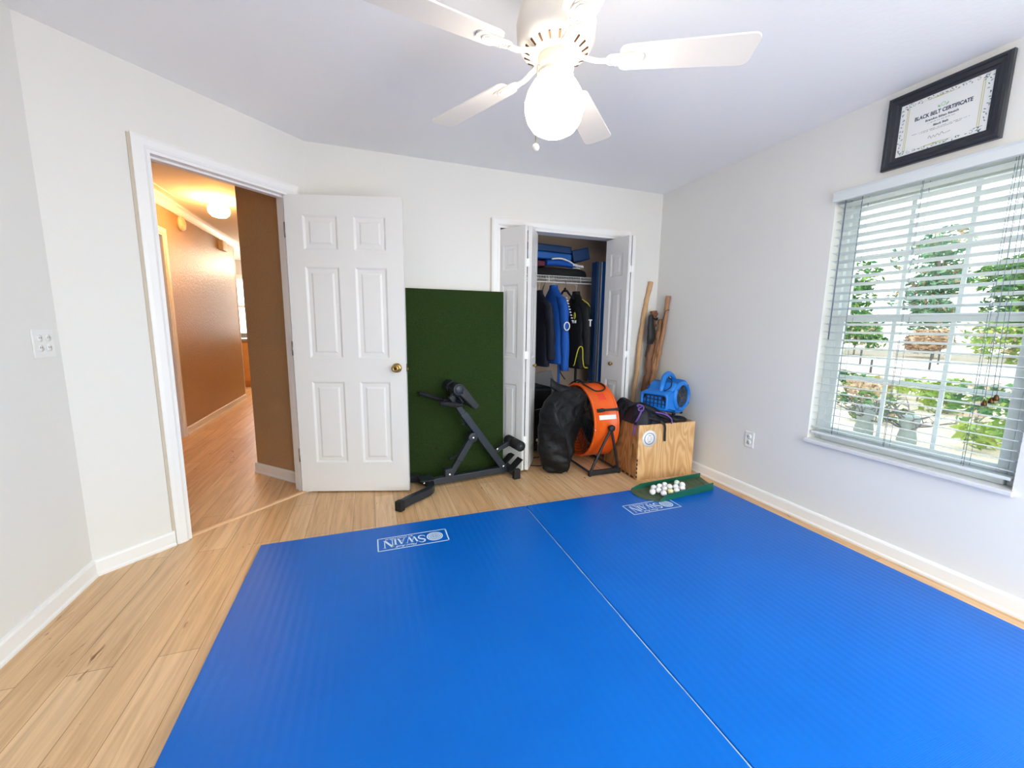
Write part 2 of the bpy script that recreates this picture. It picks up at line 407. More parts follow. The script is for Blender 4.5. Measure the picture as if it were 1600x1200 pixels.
# hallway
HX = -1.88
g = G(); holed(g, 2.2, 7.36, 0, HC, 4.27, 5.06, 0, 2.07, lambda a, b, c, d: g.box(HX-0.115, HX, a, b, c, d)); struct('wall_hall_left', g, 'hall_paint', 'shiny tan textured hallway wall', 'wall')
g = G(); g.prism([(-0.474, 3.238), (-0.890, 3.654), (-0.890, 9.5), (-0.78, 9.5), (-0.78, 3.70), (-0.385, 3.305)], 0, HC); struct('wall_hall_right', g, 'hall_paint', 'taupe hallway wall seen beside the open door', 'wall')
g = G(); g.box(-2.0, XL-0.05, 2.2, 2.33, 0, HC); struct('wall_hall_front', g, 'hall_paint', 'tan wall closing the near end of the hallway', 'wall')
g = G(); holed(g, -3.3, -0.8, 0, HC, -3.0, -1.3, 1.0, 2.06, lambda a, b, c, d: g.box(a, b, 9.5, 9.62, c, d)); struct('wall_hall_end', g, 'kitchen_paint', 'pale kitchen wall at the far end of hallway', 'wall')
g = G(); g.box(-3.3, -3.18, 3.0, 9.6, 0, HC); struct('wall_kitchen_left', g, 'kitchen_paint', 'pale wall on the far side of the kitchen', 'wall')
g = G(); g.box(-3.2, HX-0.1, 3.0, 3.1, 0, HC); g.box(-3.2, HX-0.1, 6.2, 6.3, 0, HC); struct('wall_side_room', g, 'kitchen_paint', 'pale walls of the small room off the hallway', 'wall')
w3 = thing('window_3', (-2.15, 9.5, 1.0), 'bright kitchen window at the far end of hallway', 'window', None, 'structure')
g = G(); g.box(-3.07, -1.23, 9.48, 9.5, 2.06, 2.14); g.box(-3.07, -3.0, 9.48, 9.5, 1.0, 2.06); g.box(-1.3, -1.23, 9.48, 9.5, 1.0, 2.06); g.box(-3.0, -1.3, 9.53, 9.57, 1.5, 1.55); obj('window_frame', g, 'trim_white', w3, 0.003)
g = G(); g.box(-3.0, -1.3, 9.55, 9.554, 1.0, 2.06); obj('pane', g, 'glass', w3)

# ---- baseboards (board with a shoe moulding), one per wall
def baseboard(name, a, b, n, label):
    a, b, n = V(a), V(b), V(n); g = G()
    prof = [(0, 0), (0.019, 0), (0.019, 0.010), (0.013, 0.018), (0.013, 0.070), (0.009, 0.080), (0, 0.083)]
    g.extr([a + n*x + V((0, 0, z)) for x, z in prof], b - a)
    return struct(name, g, 'trim_white', label, 'baseboard')
baseboard('baseboard_right', (XR, YR, 0), (XR, YB, 0), (-1, 0, 0), 'white baseboard under the window wall')
baseboard('baseboard_left', (XL, YR, 0), (XL, 2.335, 0), (1, 0, 0), 'white baseboard along the left wall')
baseboard('baseboard_diagonal', dw(0.005), dw(T0-0.063), NR, 'white baseboard between left corner and door casing')
baseboard('baseboard_back', (-0.33, YB, 0), (CX0-0.058, YB, 0), (0, -1, 0), 'white baseboard of the back wall behind the green turf board')
baseboard('baseboard_corner', (CX1+0.058, YB, 0), (XR, YB, 0), (0, -1, 0), 'white baseboard between closet and right corner')
baseboard('baseboard_hall_left', (HX, 5.125, 0), (HX, 7.36, 0), (1, 0, 0), 'white baseboard along the tan hallway wall')
q0, q1 = V((-0.474, 3.238, 0)), V((-0.890, 3.654, 0)); qd = (q1 - q0).normalized()
baseboard('baseboard_hall_right', q0, q1 + qd*0.015, (qd.y*-1, qd.x, 0) if False else (-0.7071, -0.7071, 0), 'white baseboard under the taupe wall beside the open door')

# ---- casings
def casing_profile(w): return [(0, 0), (0.010, 0), (0.017, 0.012), (0.017, w*0.72), (0.011, w), (0, w)]
def frame_casing(name, org, ax, nrm, w0, w1, h, label, cw=0.057, left=True, right=True):
    """mitred casing round an opening: org + ax*w, out along nrm"""
    org, ax, nrm = V(org), V(ax), V(nrm); Z = V((0, 0, 1)); g = G()
    path = []
    rings = []
    for (w, z, dx, dz) in [(w0, 0, -1, 0), (w0, h, -1, 1), (w1, h, 1, 1), (w1, 0, 1, 0)]:
        rings.append([org + ax*(w + dx*r) + Z*(z + dz*r) + nrm*d for d, r in casing_profile(cw)])
    g.loft(rings, 0, False)
    return struct(name, g, 'trim_white', label, 'door trim')
frame_casing('trim_1', A2, U, NR, T0, T1, DH, 'white casing round the open doorway')
frame_casing('trim_2', (0, YB, 0), (1, 0, 0), (0, -1, 0), CX0, CX1, CH, 'white casing round the closet opening')
frame_casing('trim_3', (HX, 0, 0), (0, 1, 0), (1, 0, 0), 4.27, 5.06, 2.07, 'white casing round the hallway side door')
def jamb(name, f, w0, w1, h, label, mats='trim_white', th=0.016):
    g = G(); f(g, w0-0.001, w0+th, 0, h); f(g, w1-th, w1+0.001, 0, h); f(g, w0+th, w1-th, h-th, h+0.001)
    return g
g = jamb('', lambda g, a, b, c, d: dbox(g, a, b, -0.122, 0.004, c, d), T0, T1, DH, '')
dbox(g, T0+0.016, T0+0.027, -0.075, -0.04, 0, DH-0.016); dbox(g, T1-0.027, T1-0.016, -0.075, -0.04, 0, DH-0.016); dbox(g, T0+0.016, T1-0.016, -0.075, -0.04, DH-0.027, DH-0.016)
struct('trim_4', g, 'trim_white', 'white jamb lining of the open doorway with door stop', 'door trim')
g = jamb('', lambda g, a, b, c, d: g.box(a, b, YB-0.003, YB+0.118, c, d), CX0, CX1, CH, ''); struct('trim_5', g, 'trim_white', 'white jamb lining of the closet opening', 'door trim')
g = jamb('', lambda g, a, b, c, d: g.box(HX-0.118, HX+0.003, a, b, c, d), 4.27, 5.06, 2.07, ''); struct('trim_6', g, 'trim_white', 'white jamb of the hallway side door', 'door trim')
g = G()
prof = [(-0.022, 0), (0.022, 0), (0.017, 0.006), (0.005, 0.009), (-0.005, 0.009), (-0.017, 0.006)]
g.extr([dw(T0+0.017, -0.03 + a, b) for a, b in prof], U*(T1-T0-0.034)); struct('trim_7', g, 'threshold_oak', 'pale oak threshold strip across the doorway floor', 'threshold')
g = G()   # crown moulding of the hallway
prof = [(0, HC), (0.075, HC), (0.072, HC-0.014), (0.050, HC-0.030), (0.022, HC-0.066), (0.016, HC-0.085), (0, HC-0.088)]
g.extr([V((HX + a, 2.4, b)) for a, b in prof], (0, 4.96, 0)); struct('trim_8', g, 'trim_white', 'white crown moulding along top of tan hallway wall', 'crown moulding')
g = G(); g.box(HX-0.12, HX+0.004, 7.36, 7.375, 0, HC-0.09); struct('trim_9', g, 'trim_white', 'white corner trim at the end of tan hallway wall', 'corner trim')
g = G(); g.box(-1.75, -1.05, 4.02, 4.04, HC-0.004, HC); g.box(-1.75, -1.73, 4.02, 5.0, HC-0.004, HC) ; struct('trim_10', g, 'ceiling_paint', 'thin edge strip of attic hatch on hallway ceiling', 'ceiling trim')

g = G(); dbox(g, T0-0.057-0.013, T0-0.057, 0, 0.006, 0.084, DH+0.05); struct('trim_11', g, 'tan_strip', 'thin tan strip along left edge of the doorway casing', 'trim strip')  # thin tan strip beside the doorway casing
g = G(); g.box(CX0-0.057-0.010, CX0-0.057, YB-0.005, YB, 0.084, CH+0.05); struct('trim_12', g, 'tan_strip', 'thin tan strip along left edge of the closet casing', 'trim strip')  # narrow tan strip beside the closet casing
# ---- panelled doors
def panel_slab(w, h, t, panels, raise_=0.005, depth=-0.008):
    """slab with raised panels both sides; x 0..w, y 0..t, z 0..h"""
    g = G(); bm = g.bm
    xs = sorted({0.0, w} | {p[0] for p in panels} | {p[1] for p in panels}); zs = sorted({0.0, h} | {p[2] for p in panels} | {p[3] for p in panels})
    pf = []
    for y, flip in ((0, False), (t, True)):
        gv = {(x, z): bm.verts.new((x, y, z)) for x in xs for z in zs}
        for i in range(len(xs)-1):
            for k in range(len(zs)-1):
                q = [gv[xs[i], zs[k]], gv[xs[i+1], zs[k]], gv[xs[i+1], zs[k+1]], gv[xs[i], zs[k+1]]]
                f = bm.faces.new(list(reversed(q)) if flip else q)
                if any(abs(xs[i]-p[0]) < 1e-6 and abs(xs[i+1]-p[1]) < 1e-6 and zs[k] >= p[2]-1e-6 and zs[k+1] <= p[3]+1e-6 for p in panels): pf.append(f)
    bm.normal_update()
    for f in pf:
        for th, d in ((0.006, depth*0.4), (0.008, depth*0.6), (0.022, 0.0005), (0.012, raise_)):
            bmesh.ops.inset_individual(bm, faces=[f], thickness=th, depth=d, use_even_offset=True)
    bot = [bm.verts.new(p) for p in ((0, 0, 0), (w, 0, 0), (w, t, 0), (0, t, 0), (0, 0, h), (w, 0, h), (w, t, h), (0, t, h))]
    for f in ((3, 2, 1, 0), (4, 5, 6, 7), (1, 2, 6, 5), (0, 4, 7, 3)): bm.faces.new([bot[i] for i in f])
    return g
def hinge_geo(g, p, axis_dir, h=0.09):
    g.tube([p, p + V((0, 0, h))], 0.006, 10); g.ball(p + V((0, 0, h+0.003)), 0.006, 8, 6); return g
# main door
HP = V((-0.487, 3.092, 0.012)); FE = V((0.242, 2.870, 0.012)); dx = (FE - HP).normalized(); dy = V((-dx.y, dx.x, 0))
DW = 0.762
cols = ((0.112, 0.335), (0.440, 0.650)); rows = ((0.215, 0.80), (0.965, 1.575), (1.685, 1.905))
d1 = thing('door_1', HP, 'white six panel door standing wide open against back wall', 'door', None, 'structure')
M1 = basis(HP, dx, dy, (0, 0, 1))
g = panel_slab(DW, 2.03, 0.035, [(a, b, c, d) for a, b in cols for c, d in rows]); g.xform(M1); obj('leaf', g, 'door_white', d1, 0, recalc=False)
for z in (0.22, 0.98, 1.76):
    g = G(); p = HP + dx*-0.006 + dy*0.006 + V((0, 0, z)); hinge_geo(g, p, dx); g.beam(p + dx*0.004 - V((0, 0, 0)) + V((0, 0, 0.045)), p + dx*0.004 + dy*0.03 + V((0, 0, 0.045)), 0.003, 0.09)
    obj('hinge', g, 'steel', d1)
kp = HP + dx*(DW-0.062) + V((0, 0, 0.90))
g = G(); g.lathe([(0.0, 0), (0.032, 0), (0.033, 0.006), (0.022, 0.010), (0.012, 0.014), (0.011, 0.030), (0.022, 0.036), (0.027, 0.048), (0.026, 0.058), (0.019, 0.064), (0.012, 0.065), (0.010, 0.062), (0, 0.062)], kp, -dy, 28)
kn = obj('knob', g, 'brass', d1)
g = G(); g.lathe([(0, 0.0622), (0.006, 0.0622), (0.006, 0.066), (0, 0.066)], kp, -dy, 12); obj('keyhole', g, 'slot_dark', kn)
g = G(); g.lathe([(0.0, 0), (0.032, 0), (0.033, 0.006), (0.012, 0.012), (0.011, 0.030), (0.026, 0.044), (0.024, 0.06), (0, 0.064)], kp + dy*0.035, dy, 24); obj('knob', g, 'brass', d1)
g = G(); p = HP + dx*DW + dy*0.0175 + V((0, 0, 0.90)); g.beam(p - dy*0.0115, p + dy*0.0115, 0.057, 0.002, dx); g.beam(p - V((0, 0, 0.008)), p - V((0, 0, 0.008)) + dx*0.010, 0.012, 0.016); obj('latch', g, 'brass', d1)
# bifold closet doors
def bifold(name, P, T, F, label, knob_on_lead, cat='closet door'):
    P, T, F = V(P), V(T), V(F); r = thing(name, (F.x, F.y, 0.012), label, cat, None, 'structure')
    w = 0.29; th = 0.03; z0, hh = 0.020, 1.955
    pans = [(0.065, w-0.065, a, b) for a, b in ((0.17, 0.72), (0.93, 1.52), (1.63, 1.83))]
    mid = V(((P.x+T.x)/2, (P.y+T.y)/2, 0))
    out = []
    for k, (a, b) in enumerate(((P, F), (T, F))):
        d = (b - a).normalized(); outside = V((-d.y, d.x, 0))
        if outside.dot(a - (T if k == 0 else P)) < 0 : outside = -outside
        # slab spans from the fold line outwards, inner faces nearly touching
        o = b - d*w + outside*0.004 + V((0, 0, z0))
        g = panel_slab(w, hh, th, pans, 0.004, -0.006); g.xform(basis(o, d, outside, (0, 0, 1)))
        out.append((obj('panel', g, 'door_white', r, 0), o, d, outside))
    for z in (0.28, 0.98, 1.70):
        g = G(); c = F + V((0, 0, z)); a, b = out[0][3], out[1][3]
        fd = (out[0][2] + out[1][2]).normalized()
        g.tube([c + fd*0.005 - V((0, 0, 0.03)), c + fd*0.005 + V((0, 0, 0.03))], 0.005, 8)
        g.beam(c + fd*0.0015 + a*0.018, c + fd*0.0015 + b*0.018, 0.0025, 0.06, (0, 0, 1)); obj('hinge', g, 'trim_white', r)
    pk = out[1]; c = pk[1] + pk[2]*(w*0.50) + pk[3]*th + V((0, 0, 0.865))
    g = G(); g.lathe([(0, 0), (0.008, 0), (0.008, 0.012), (0.015, 0.018), (0.017, 0.026), (0.013, 0.032), (0, 0.034)], c, pk[3], 20); obj('knob', g, 'brass', r)
    return r
bifold('door_2', (1.040, 3.245, 0), (1.345, 3.245, 0), (1.188, 2.992, 0), 'white folding closet door pair beside the green turf board', True)
bifold('door_3', (2.165, 3.245, 0), (2.085, 3.245, 0), (2.118, 2.957, 0), 'white folding closet door pair beside the walking sticks', True)
# hallway side door, opened into the side room
d4 = thing('door_4', (HX-0.12, 5.03, 0.01), 'tan shaded door opened into the room off the hallway', 'door', None, 'structure')
g = panel_slab(0.76, 2.03, 0.035, [(a, b, c, d) for a, b in cols for c, d in rows]); g.xform(basis((HX-0.125, 5.0, 0.012), (-1, 0, 0), (0, -1, 0), (0, 0, 1))); obj('leaf', g, 'hall_door', d4, 0)
for z in (0.26, 1.02, 1.80):
    g = G(); g.box(HX-0.10, HX-0.065, 5.040, 5.0435, z, z+0.09); g.tube([V((HX-0.104, 5.036, z)), V((HX-0.104, 5.036, z+0.09))], 0.006, 8); obj('hinge', g, 'hinge_bronze', d4)

# ---- the window
w1 = thing('window_1', (2.66, (WY0+WY1)/2, WZ0), 'white vinyl window with grid panes over the garden', 'window', None, 'structure')
g = G(); a, b, c, d = WY0, WY1, WZ0, WZ1
x0, x1 = 2.665, 2.72
g.box(x0, x1, a, a+0.045, c, d); g.box(x0, x1, b-0.045, b, c, d); g.box(x0+0.001, x1, a+0.045, b-0.045, d-0.045, d); g.box(x0-0.018, x1, a+0.045, b-0.045, c+0.0025, c+0.05)
obj('window_frame', g, 'vinyl_white', w1, 0.004)
def sash(x0, x1, z0, z1, zm, top):
    g = G(); y0, y1 = a+0.045, b-0.045; rw = 0.036
    g.box(x0, x1, y0, y0+rw, z0, z1); g.box(x0, x1, y1-rw, y1, z0, z1); g.box(x0+0.001, x1-0.001, y0+rw, y1-rw, z0, z0+rw); g.box(x0+0.001, x1-0.001, y0+rw, y1-rw, z1-rw-0.006, z1)
    s = obj('sash', g, 'vinyl_white', w1, 0.003)
    L = (y1 - y0 - 2*rw)/3
    for k in (1, 2): g = G(); g.box(x0+0.010, x0+0.018, y0+rw*0.9+L*k-0.009, y0+rw*0.9+L*k+0.009, z0+rw, z1-rw); obj('muntin', g, 'vinyl_white', s)
    g = G(); g.box(x0+0.011, x0+0.017, y0+rw, y1-rw, zm-0.009, zm+0.009); obj('muntin', g, 'vinyl_white', s)
    g = G(); g.box(x0+0.019, x0+0.021, y0+rw*0.8, y1-rw*0.8, z0+rw*0.8, z1-rw*0.8); obj('pane', g, 'glass_dimmed', s)
sash(2.690, 2.715, 1.262, WZ1-0.045, 1.628, True)
sash(2.668, 2.693, WZ0+0.05, 1.302, 0.938, False)
g = G(); g.box(2.566, 2.668, WY0-0.012, WY1+0.006, WZ0-0.021, WZ0+0.002); obj('window_sill', g, 'marble_sill', w1, 0.004)
bl = thing('window_blind', (2.63, (WY0+WY1)/2, 1.96), 'white horizontal slat blind hanging open in the window', 'window blind')
g = G(); prof = [(2.572, 1.945), (2.586, 1.942), (2.590, 1.950), (2.590, 1.992), (2.580, 2.001), (2.570, 2.001), (2.566, 1.996), (2.572, 1.988)]
g.extr([V((x, WY0-0.004, z)) for x, z in prof], (0, WY1-WY0+0.008, 0)); obj('valance', g, 'blind_white', bl)
g = G(); g.box(2.598, 2.656, WY0+0.006, WY1-0.006, 1.952, 1.998); obj('headrail', g, 'blind_white', bl, 0.002)
g = G(); zt = 1.925; nS = 30; st = (1.925-0.612)/(nS-1)
for k in range(nS):
    z = zt - k*st
    P = [(2.602, 0.0), (2.614, 0.0022), (2.627, 0.003), (2.640, 0.0022), (2.652, 0.0)]
    tl = 0.010
    sec = [(x, z + h + (2.627-x)*tl/0.05) for x, h in P] + [(x, z + h - 0.0028 + (2.627-x)*tl/0.05) for x, h in reversed(P)]
    g.extr([V((x, WY0+0.012, zz)) for x, zz in sec], (0, WY1-WY0-0.024, 0))
obj('slats', g, 'blind_white', bl)
g = G(); g.box(2.602, 2.652, WY0+0.012, WY1-0.012, 0.572, 0.588); obj('bottom_rail', g, 'blind_white', bl, 0.004)
for y in (1.30, 1.56, 0.99):
    g = G()
    for x in (2.601, 2.653): g.tube([(x, y-0.008, 1.955), (x, y-0.008, 0.59)], 0.0010, 5); 
    g.tube([(2.627, y+0.010, 1.955), (2.627, y+0.010, 0.59)], 0.0010, 5)
    obj('ladder_cord', g, 'steel_charcoal' if False else 'mat_grey', bl)
for y, zb in ((0.915, 0.915), (0.928, 0.900), (0.948, 0.885)):
    g = G(); g.tube([(2.590, y+0.02, 1.95), (2.590, y, zb+0.02)], 0.0011, 6); c = obj('lift_cord', g, 'mat_grey', bl)
    g = G(); g.lathe([(0.003, 0.026), (0.007, 0.020), (0.010, 0.006), (0.010, 0.0), (0.006, -0.001)], (2.590, y, zb), (0, 0, 1), 14); obj('tassel', g, 'hinge_bronze', c)
g = G(); g.tube([(2.592, 1.630, 1.945), (2.592, 1.632, 1.155)], 0.0035, 6); g.tube([(2.592, 1.63, 1.945), (2.60, 1.63, 1.965)], 0.0015, 6); obj('tilt_wand', g, 'mat_grey', bl)
# ---------------------------------------------------------------- wall fittings
oc = thing('wall_outlet', (XR, 2.08, 0.415), 'white electrical outlet low on the window wall', 'outlet')
g = G(); g.box(XR-0.006, XR, 2.045, 2.115, 0.357, 0.472); obj('plate', g, 'plastic_white', oc, 0.002)
for z in (0.394, 0.436):
    g = G(); g.lathe([(0.0165, 0), (0.0165, 0.0025), (0, 0.0025)], (XR-0.006, 2.08, z), (-1, 0, 0), 20); s = obj('socket', g, 'plastic_white', oc)
    g = G()
    for dy_ in (-0.006, 0.006): g.box(XR-0.0089, XR-0.0084, 2.08+dy_-0.001, 2.08+dy_+0.001, z-0.001, z+0.008)
    g.lathe([(0.0022, 0), (0, 0.0004)], (XR-0.0085, 2.08, z-0.008), (-1, 0, 0), 8); obj('slot', g, 'slot_dark', s)
sw = thing('wall_plate', (XL, 2.23, 1.117), 'white double plate on the left wall', 'wall plate')
g = G(); g.box(XL, XL+0.006, 2.172, 2.288, 1.058, 1.176); obj('plate', g, 'plastic_white', sw, 0.002)
for y in (2.207, 2.253):
    for z in (1.098, 1.138):
        g = G(); g.lathe([(0.015, 0), (0.015, 0.0025), (0, 0.0025)], (XL+0.006, y, z), (1, 0, 0), 18); s = obj('socket', g, 'plastic_white', sw)
        g = G()
        for q in (-0.005, 0.005): g.box(XL+0.0084, XL+0.0089, y+q-0.001, y+q+0.001, z-0.001, z+0.006)
        obj('slot', g, 'slot_dark', s)

# ---------------------------------------------------------------- framed certificate
cy0, cy1, cz0, cz1 = 1.040, 1.470, 2.037, 2.384
cf = thing('framed_certificate', (XR, (cy0+cy1)/2, cz0), 'black framed martial arts certificate hanging above the window', 'certificate')
g = G(); fw = 0.052
prof = [(0, 0), (0, 0.020), (0.006, 0.027), (0.016, 0.027), (0.020, 0.021), (0.036, 0.017), (0.040, 0.012), (0.052, 0.010), (0.052, 0.0)]
rings = []
for (y, z, sy, sz) in ((cy0, cz0, 1, 1), (cy0, cz1, 1, -1), (cy1, cz1, -1, -1), (cy1, cz0, -1, 1)):
    rings.append([V((XR - 0.001 - d, y + sy*r, z + sz*r)) for r, d in prof])
g.loft(rings, 0, False, False, True); obj('frame', g, 'frame_black', cf)
py0, py1, pz0, pz1 = cy0+fw, cy1-fw, cz0+fw, cz1-fw
PX = XR - 0.008
g = G(); g.box(PX, XR-0.002, py0-0.003, py1+0.003, pz0-0.003, pz1+0.003); pp = obj('certificate_sheet', g, 'paper', cf)
# on the sheet: u runs to the viewer's right (-y), v up
ym, zm = (py0+py1)/2, (pz0+pz1)/2
def MC(u, v, d=0.0004): return basis((PX - d, ym - u, zm + v), (0, -1, 0), (0, 0, 1), (-1, 0, 0))
hw, hh_ = (py1-py0)/2, (pz1-pz0)/2
g = G()
text_into(g, 'BLACK BELT CERTIFICATE', 0.0235, MC(0, 0.034), 0, 0.0009, 0.0, width=0.205)
text_into(g, 'Brandon Ethan Reusch', 0.013, MC(0, 0.010), 0, 0.0005, width=0.118)
text_into(g, 'Black Belt', 0.013, MC(0, -0.020), 0, 0.0004, width=0.054)
obj('lettering', g, 'ink_navy', pp)
g = G()
for v, w in ((-0.005, 0.10), (-0.036, 0.21), (-0.042, 0.15)):
    n = int(w/0.0035)
    for i in range(n):
        if random.random() < 0.16: continue
        u = -w/2 + w*i/n; h = random.choice((0.0014, 0.0020, 0.0026)); g.poly([MC(0, 0) @ V(q) for q in ((u, v, 0), (u+0.0022, v, 0), (u+0.0022, v+h, 0), (u, v+h, 0))])
sig = spline([(-0.04, -0.075, 0), (-0.034, -0.064, 0), (-0.028, -0.078, 0), (-0.020, -0.067, 0), (-0.014, -0.077, 0), (-0.006, -0.066, 0), (0.002, -0.076, 0), (0.010, -0.064, 0), (0.018, -0.074, 0), (0.04, -0.070, 0)], 5)
g.tube([MC(0, 0) @ p for p in sig], 0.0006, 5); obj('small_print', g, 'ink_navy', pp)
g = G()   # green emblem above the title
em = [(-0.020, 0.058), (-0.014, 0.052), (-0.008, 0.052), (-0.012, 0.060), (-0.018, 0.066)]
for s in (-1, 1): g.poly([MC(0, 0) @ V((s*u, v, 0)) for u, v in em])
for k in range(12):
    a0, a1 = 2*PI*k/12, 2*PI*(k+0.75)/12
    g.poly([MC(0, 0) @ V((r*math.cos(t), 0.062 + r*math.sin(t), 0)) for r, t in ((0.006, a0), (0.009, a0), (0.009, a1), (0.006, a1))])
obj('emblem', g, 'ink_green', pp)
g = G()   # gold double rules down both sides
for s in (-1, 1):
    for q in (0.0, 0.007): u = s*(hw-0.034+q*0.9); g.poly([MC(0, 0) @ V((x, v, 0)) for x, v in ((u-0.0013, -hh_+0.022), (u+0.0013, -hh_+0.022), (u+0.0013, hh_-0.022), (u-0.0013, hh_-0.022))])
for s in (-1, 1): g.poly([MC(0, 0) @ V((x, v, 0)) for x, v in ((-0.08, s*(hh_-0.016)), (-0.02, s*(hh_-0.014)), (0.06, s*(hh_-0.018)), (-0.02, s*(hh_-0.020)))])
obj('gold_rule', g, 'ink_gold', pp)
g = G(); rnd = random.Random(3)   # scrolling leaf border
def leaf(u, v, a, L): 
    c, s_ = math.cos(a), math.sin(a); P = [(0, 0), (L*0.4, L*0.2), (L, 0), (L*0.4, -L*0.2)]
    g.poly([MC(0, 0) @ V((u + x*c - y*s_, v + x*s_ + y*c, 0)) for x, y in P])
def scroll(u, v, r, a0, sg):
    ps = [(u + r*(1-k/16)*math.cos(a0+sg*k*0.45), v + r*(1-k/16)*math.sin(a0+sg*k*0.45), 0) for k in range(13)]
    g.tube([MC(0, 0) @ V(p) for p in ps], 0.0007, 4)
for su in (-1, 1):
    for sv in (-1, 1):
        for k in range(7):
            u, v = su*(hw-0.008-rnd.random()*0.03), sv*(hh_-0.006-rnd.random()*0.022); leaf(u, v, rnd.random()*6.3, 0.012)
        scroll(su*(hw-0.022), sv*(hh_-0.014), 0.012, 1, su); scroll(su*(hw-0.052), sv*(hh_-0.012), 0.009, 2, -su)
for sv in (-1, 1):
    for k in range(15):
        u = (k-7)*0.013; leaf(u, sv*(hh_-0.011) + rnd.uniform(-.004, .004), rnd.random()*6.3, 0.011)
        if k % 3 == 0: scroll(u, sv*(hh_-0.012), 0.008, k, 1)
for su in (-1, 1):
    for k in range(14): leaf(su*(hw-0.011)+rnd.uniform(-.004, .004), -hh_+0.04+k*(2*hh_-0.08)/13, rnd.random()*6.3, 0.012)
obj('leaf_border', g, 'ink_teal', pp)

# ---------------------------------------------------------------- ceiling fan
FC = V((0.640, 1.385, 0)); ZB = 2.112
cfan = thing('ceiling_fan', (FC.x, FC.y, HC), 'cream ceiling fan with a glowing egg shaped globe and pull chain', 'ceiling fan')
g = G(); g.lathe([(0.0, 0), (0.075, 0), (0.075, -0.015), (0.05, -0.05), (0.02, -0.06), (0, -0.06)], (FC.x, FC.y, HC)); obj('canopy', g, 'fan_white', cfan)
g = G(); g.lathe([(0.013, 0), (0.013, -0.06)], (FC.x, FC.y, HC-0.055), n=16); obj('downrod', g, 'fan_white', cfan)
g = G(); g.lathe([(0, 2.31), (0.05, 2.31), (0.085, 2.295), (0.125, 2.26), (0.135, 2.22), (0.132, 2.17), (0.115, 2.145), (0.085, 2.128), (0.055, 2.126), (0, 2.126)], (FC.x, FC.y, 0), n=48)
mo = obj('motor_housing', g, 'fan_white', cfan)
g = G()
for k in range(20):
    a = 2*PI*k/20; c, s_ = math.cos(a), math.sin(a); r = 0.098; tz = 2.1352
    g.beam((FC.x + (r-0.010)*c, FC.y + (r-0.010)*s_, tz-0.004), (FC.x + (r+0.012)*c, FC.y + (r+0.012)*s_, tz+0.006), 0.007, 0.004)
obj('vent_slot', g, 'hinge_bronze', mo)
g = G(); g.lathe([(0, 2.127), (0.058, 2.127), (0.058, 2.098), (0.064, 2.094), (0.064, 2.086), (0.056, 2.080), (0.054, 2.066), (0.060, 2.060), (0.060, 2.050), (0, 2.050)], (FC.x, FC.y, 0), n=40); obj('switch_housing', g, 'fan_white', cfan)
g = G()
for k in range(30): a = 2*PI*k/30; g.ball((FC.x+0.060*math.cos(a), FC.y+0.060*math.sin(a), 2.064), 0.005, 8, 6)
g.lathe([(0.050, 2.068), (0.063, 2.066), (0.064, 2.058), (0.050, 2.054)], (FC.x, FC.y, 0), n=40)
obj('fitter_ring', g, 'fan_white', cfan)
prof = [(0.052, 2.066), (0.058, 2.056), (0.076, 2.040), (0.093, 2.012), (0.1025, 1.980), (0.1015, 1.953), (0.092, 1.922), (0.075, 1.898), (0.050, 1.884), (0.022, 1.8785), (0.0, 1.878)]
g = G(); g.lathe(prof, (FC.x, FC.y, 0), n=48); obj('globe_shade', g, 'globe_glow', cfan)
for k in range(5):
    th = math.radians(117.2 - 72*k); d = V((math.cos(th), math.sin(th), 0)); n_ = V((-d.y, d.x, 0)); pit = math.radians(-9)
    nn = n_*math.cos(pit) + V((0, 0, math.sin(pit))); up = d.cross(nn)
    def BP(r, w, z=0): return FC + V((0, 0, ZB)) + d*r + nn*w + up*z
    out = []
    R0, R1, W0, W1 = 0.215, 0.645, 0.052, 0.064; rc = 0.028
    out += [(R0, W0-0.02), (R0+0.006, W0-0.006), (R0+0.02, W0)]
    for i in range(6): a = PI/2 - (PI/2)*i/5; out.append((R1-rc+rc*math.cos(a), W1-rc+rc*math.sin(a)))
    full = out + [(r, -w) for r, w in reversed(out)]
    g = G(); g.extr([BP(r, w, -0.003) for r, w in full], up*0.006); b = obj('blade', g, 'fan_white', cfan, 0.0015, seg=1)
    g = G()
    arm = [BP(0.075, 0, 0.016), BP(0.11, 0, 0.004), BP(0.145, 0, -0.006), BP(0.18, 0, -0.007)]
    g.tube(spline(arm, 4), 0.011, 10, flat=0.6)
    pl = [(0.170 + 0.062*(1-math.cos(2*PI*i/28)) , 0.042*math.sin(2*PI*i/28)*(0.75+0.25*math.cos(4*PI*i/28))) for i in range(28)]
    g.extr([BP(r, w, -0.0072) for r, w in pl], up*0.004)
    for q in (0.012, 0.024):
        pl2 = [BP(0.232 + (0.062-q)*math.cos(2*PI*i/24)*0.85, (0.036-q*0.9)*math.sin(2*PI*i/24), -0.0075) for i in range(24)]
        g.tube(pl2, 0.0022, 6, close=True)
    for rr, ww in ((0.205, 0.018), (0.205, -0.018), (0.27, 0)): g.ball(BP(rr, ww, -0.008), 0.004, 8, 6)
    obj('blade_bracket', g, 'fan_white', b)
g = G(); cxy = V((FC.x-0.072, FC.y-0.012, 0)); g.tube([FC + V((-0.055, -0.01, 2.088)), cxy + V((0, 0, 2.08)), cxy + V((0, 0, 1.83))], 0.0014, 6); pc = obj('pull_chain', g, 'brass', cfan)
g = G(); g.lathe([(0.002, 0.014), (0.009, 0.010), (0.0125, 0.002), (0.011, -0.006), (0.006, -0.010), (0.003, -0.0105)], cxy + V((0, 0, 1.822)), (0, 0, 1), 20); obj('chain_knob', g, 'fan_white', pc)

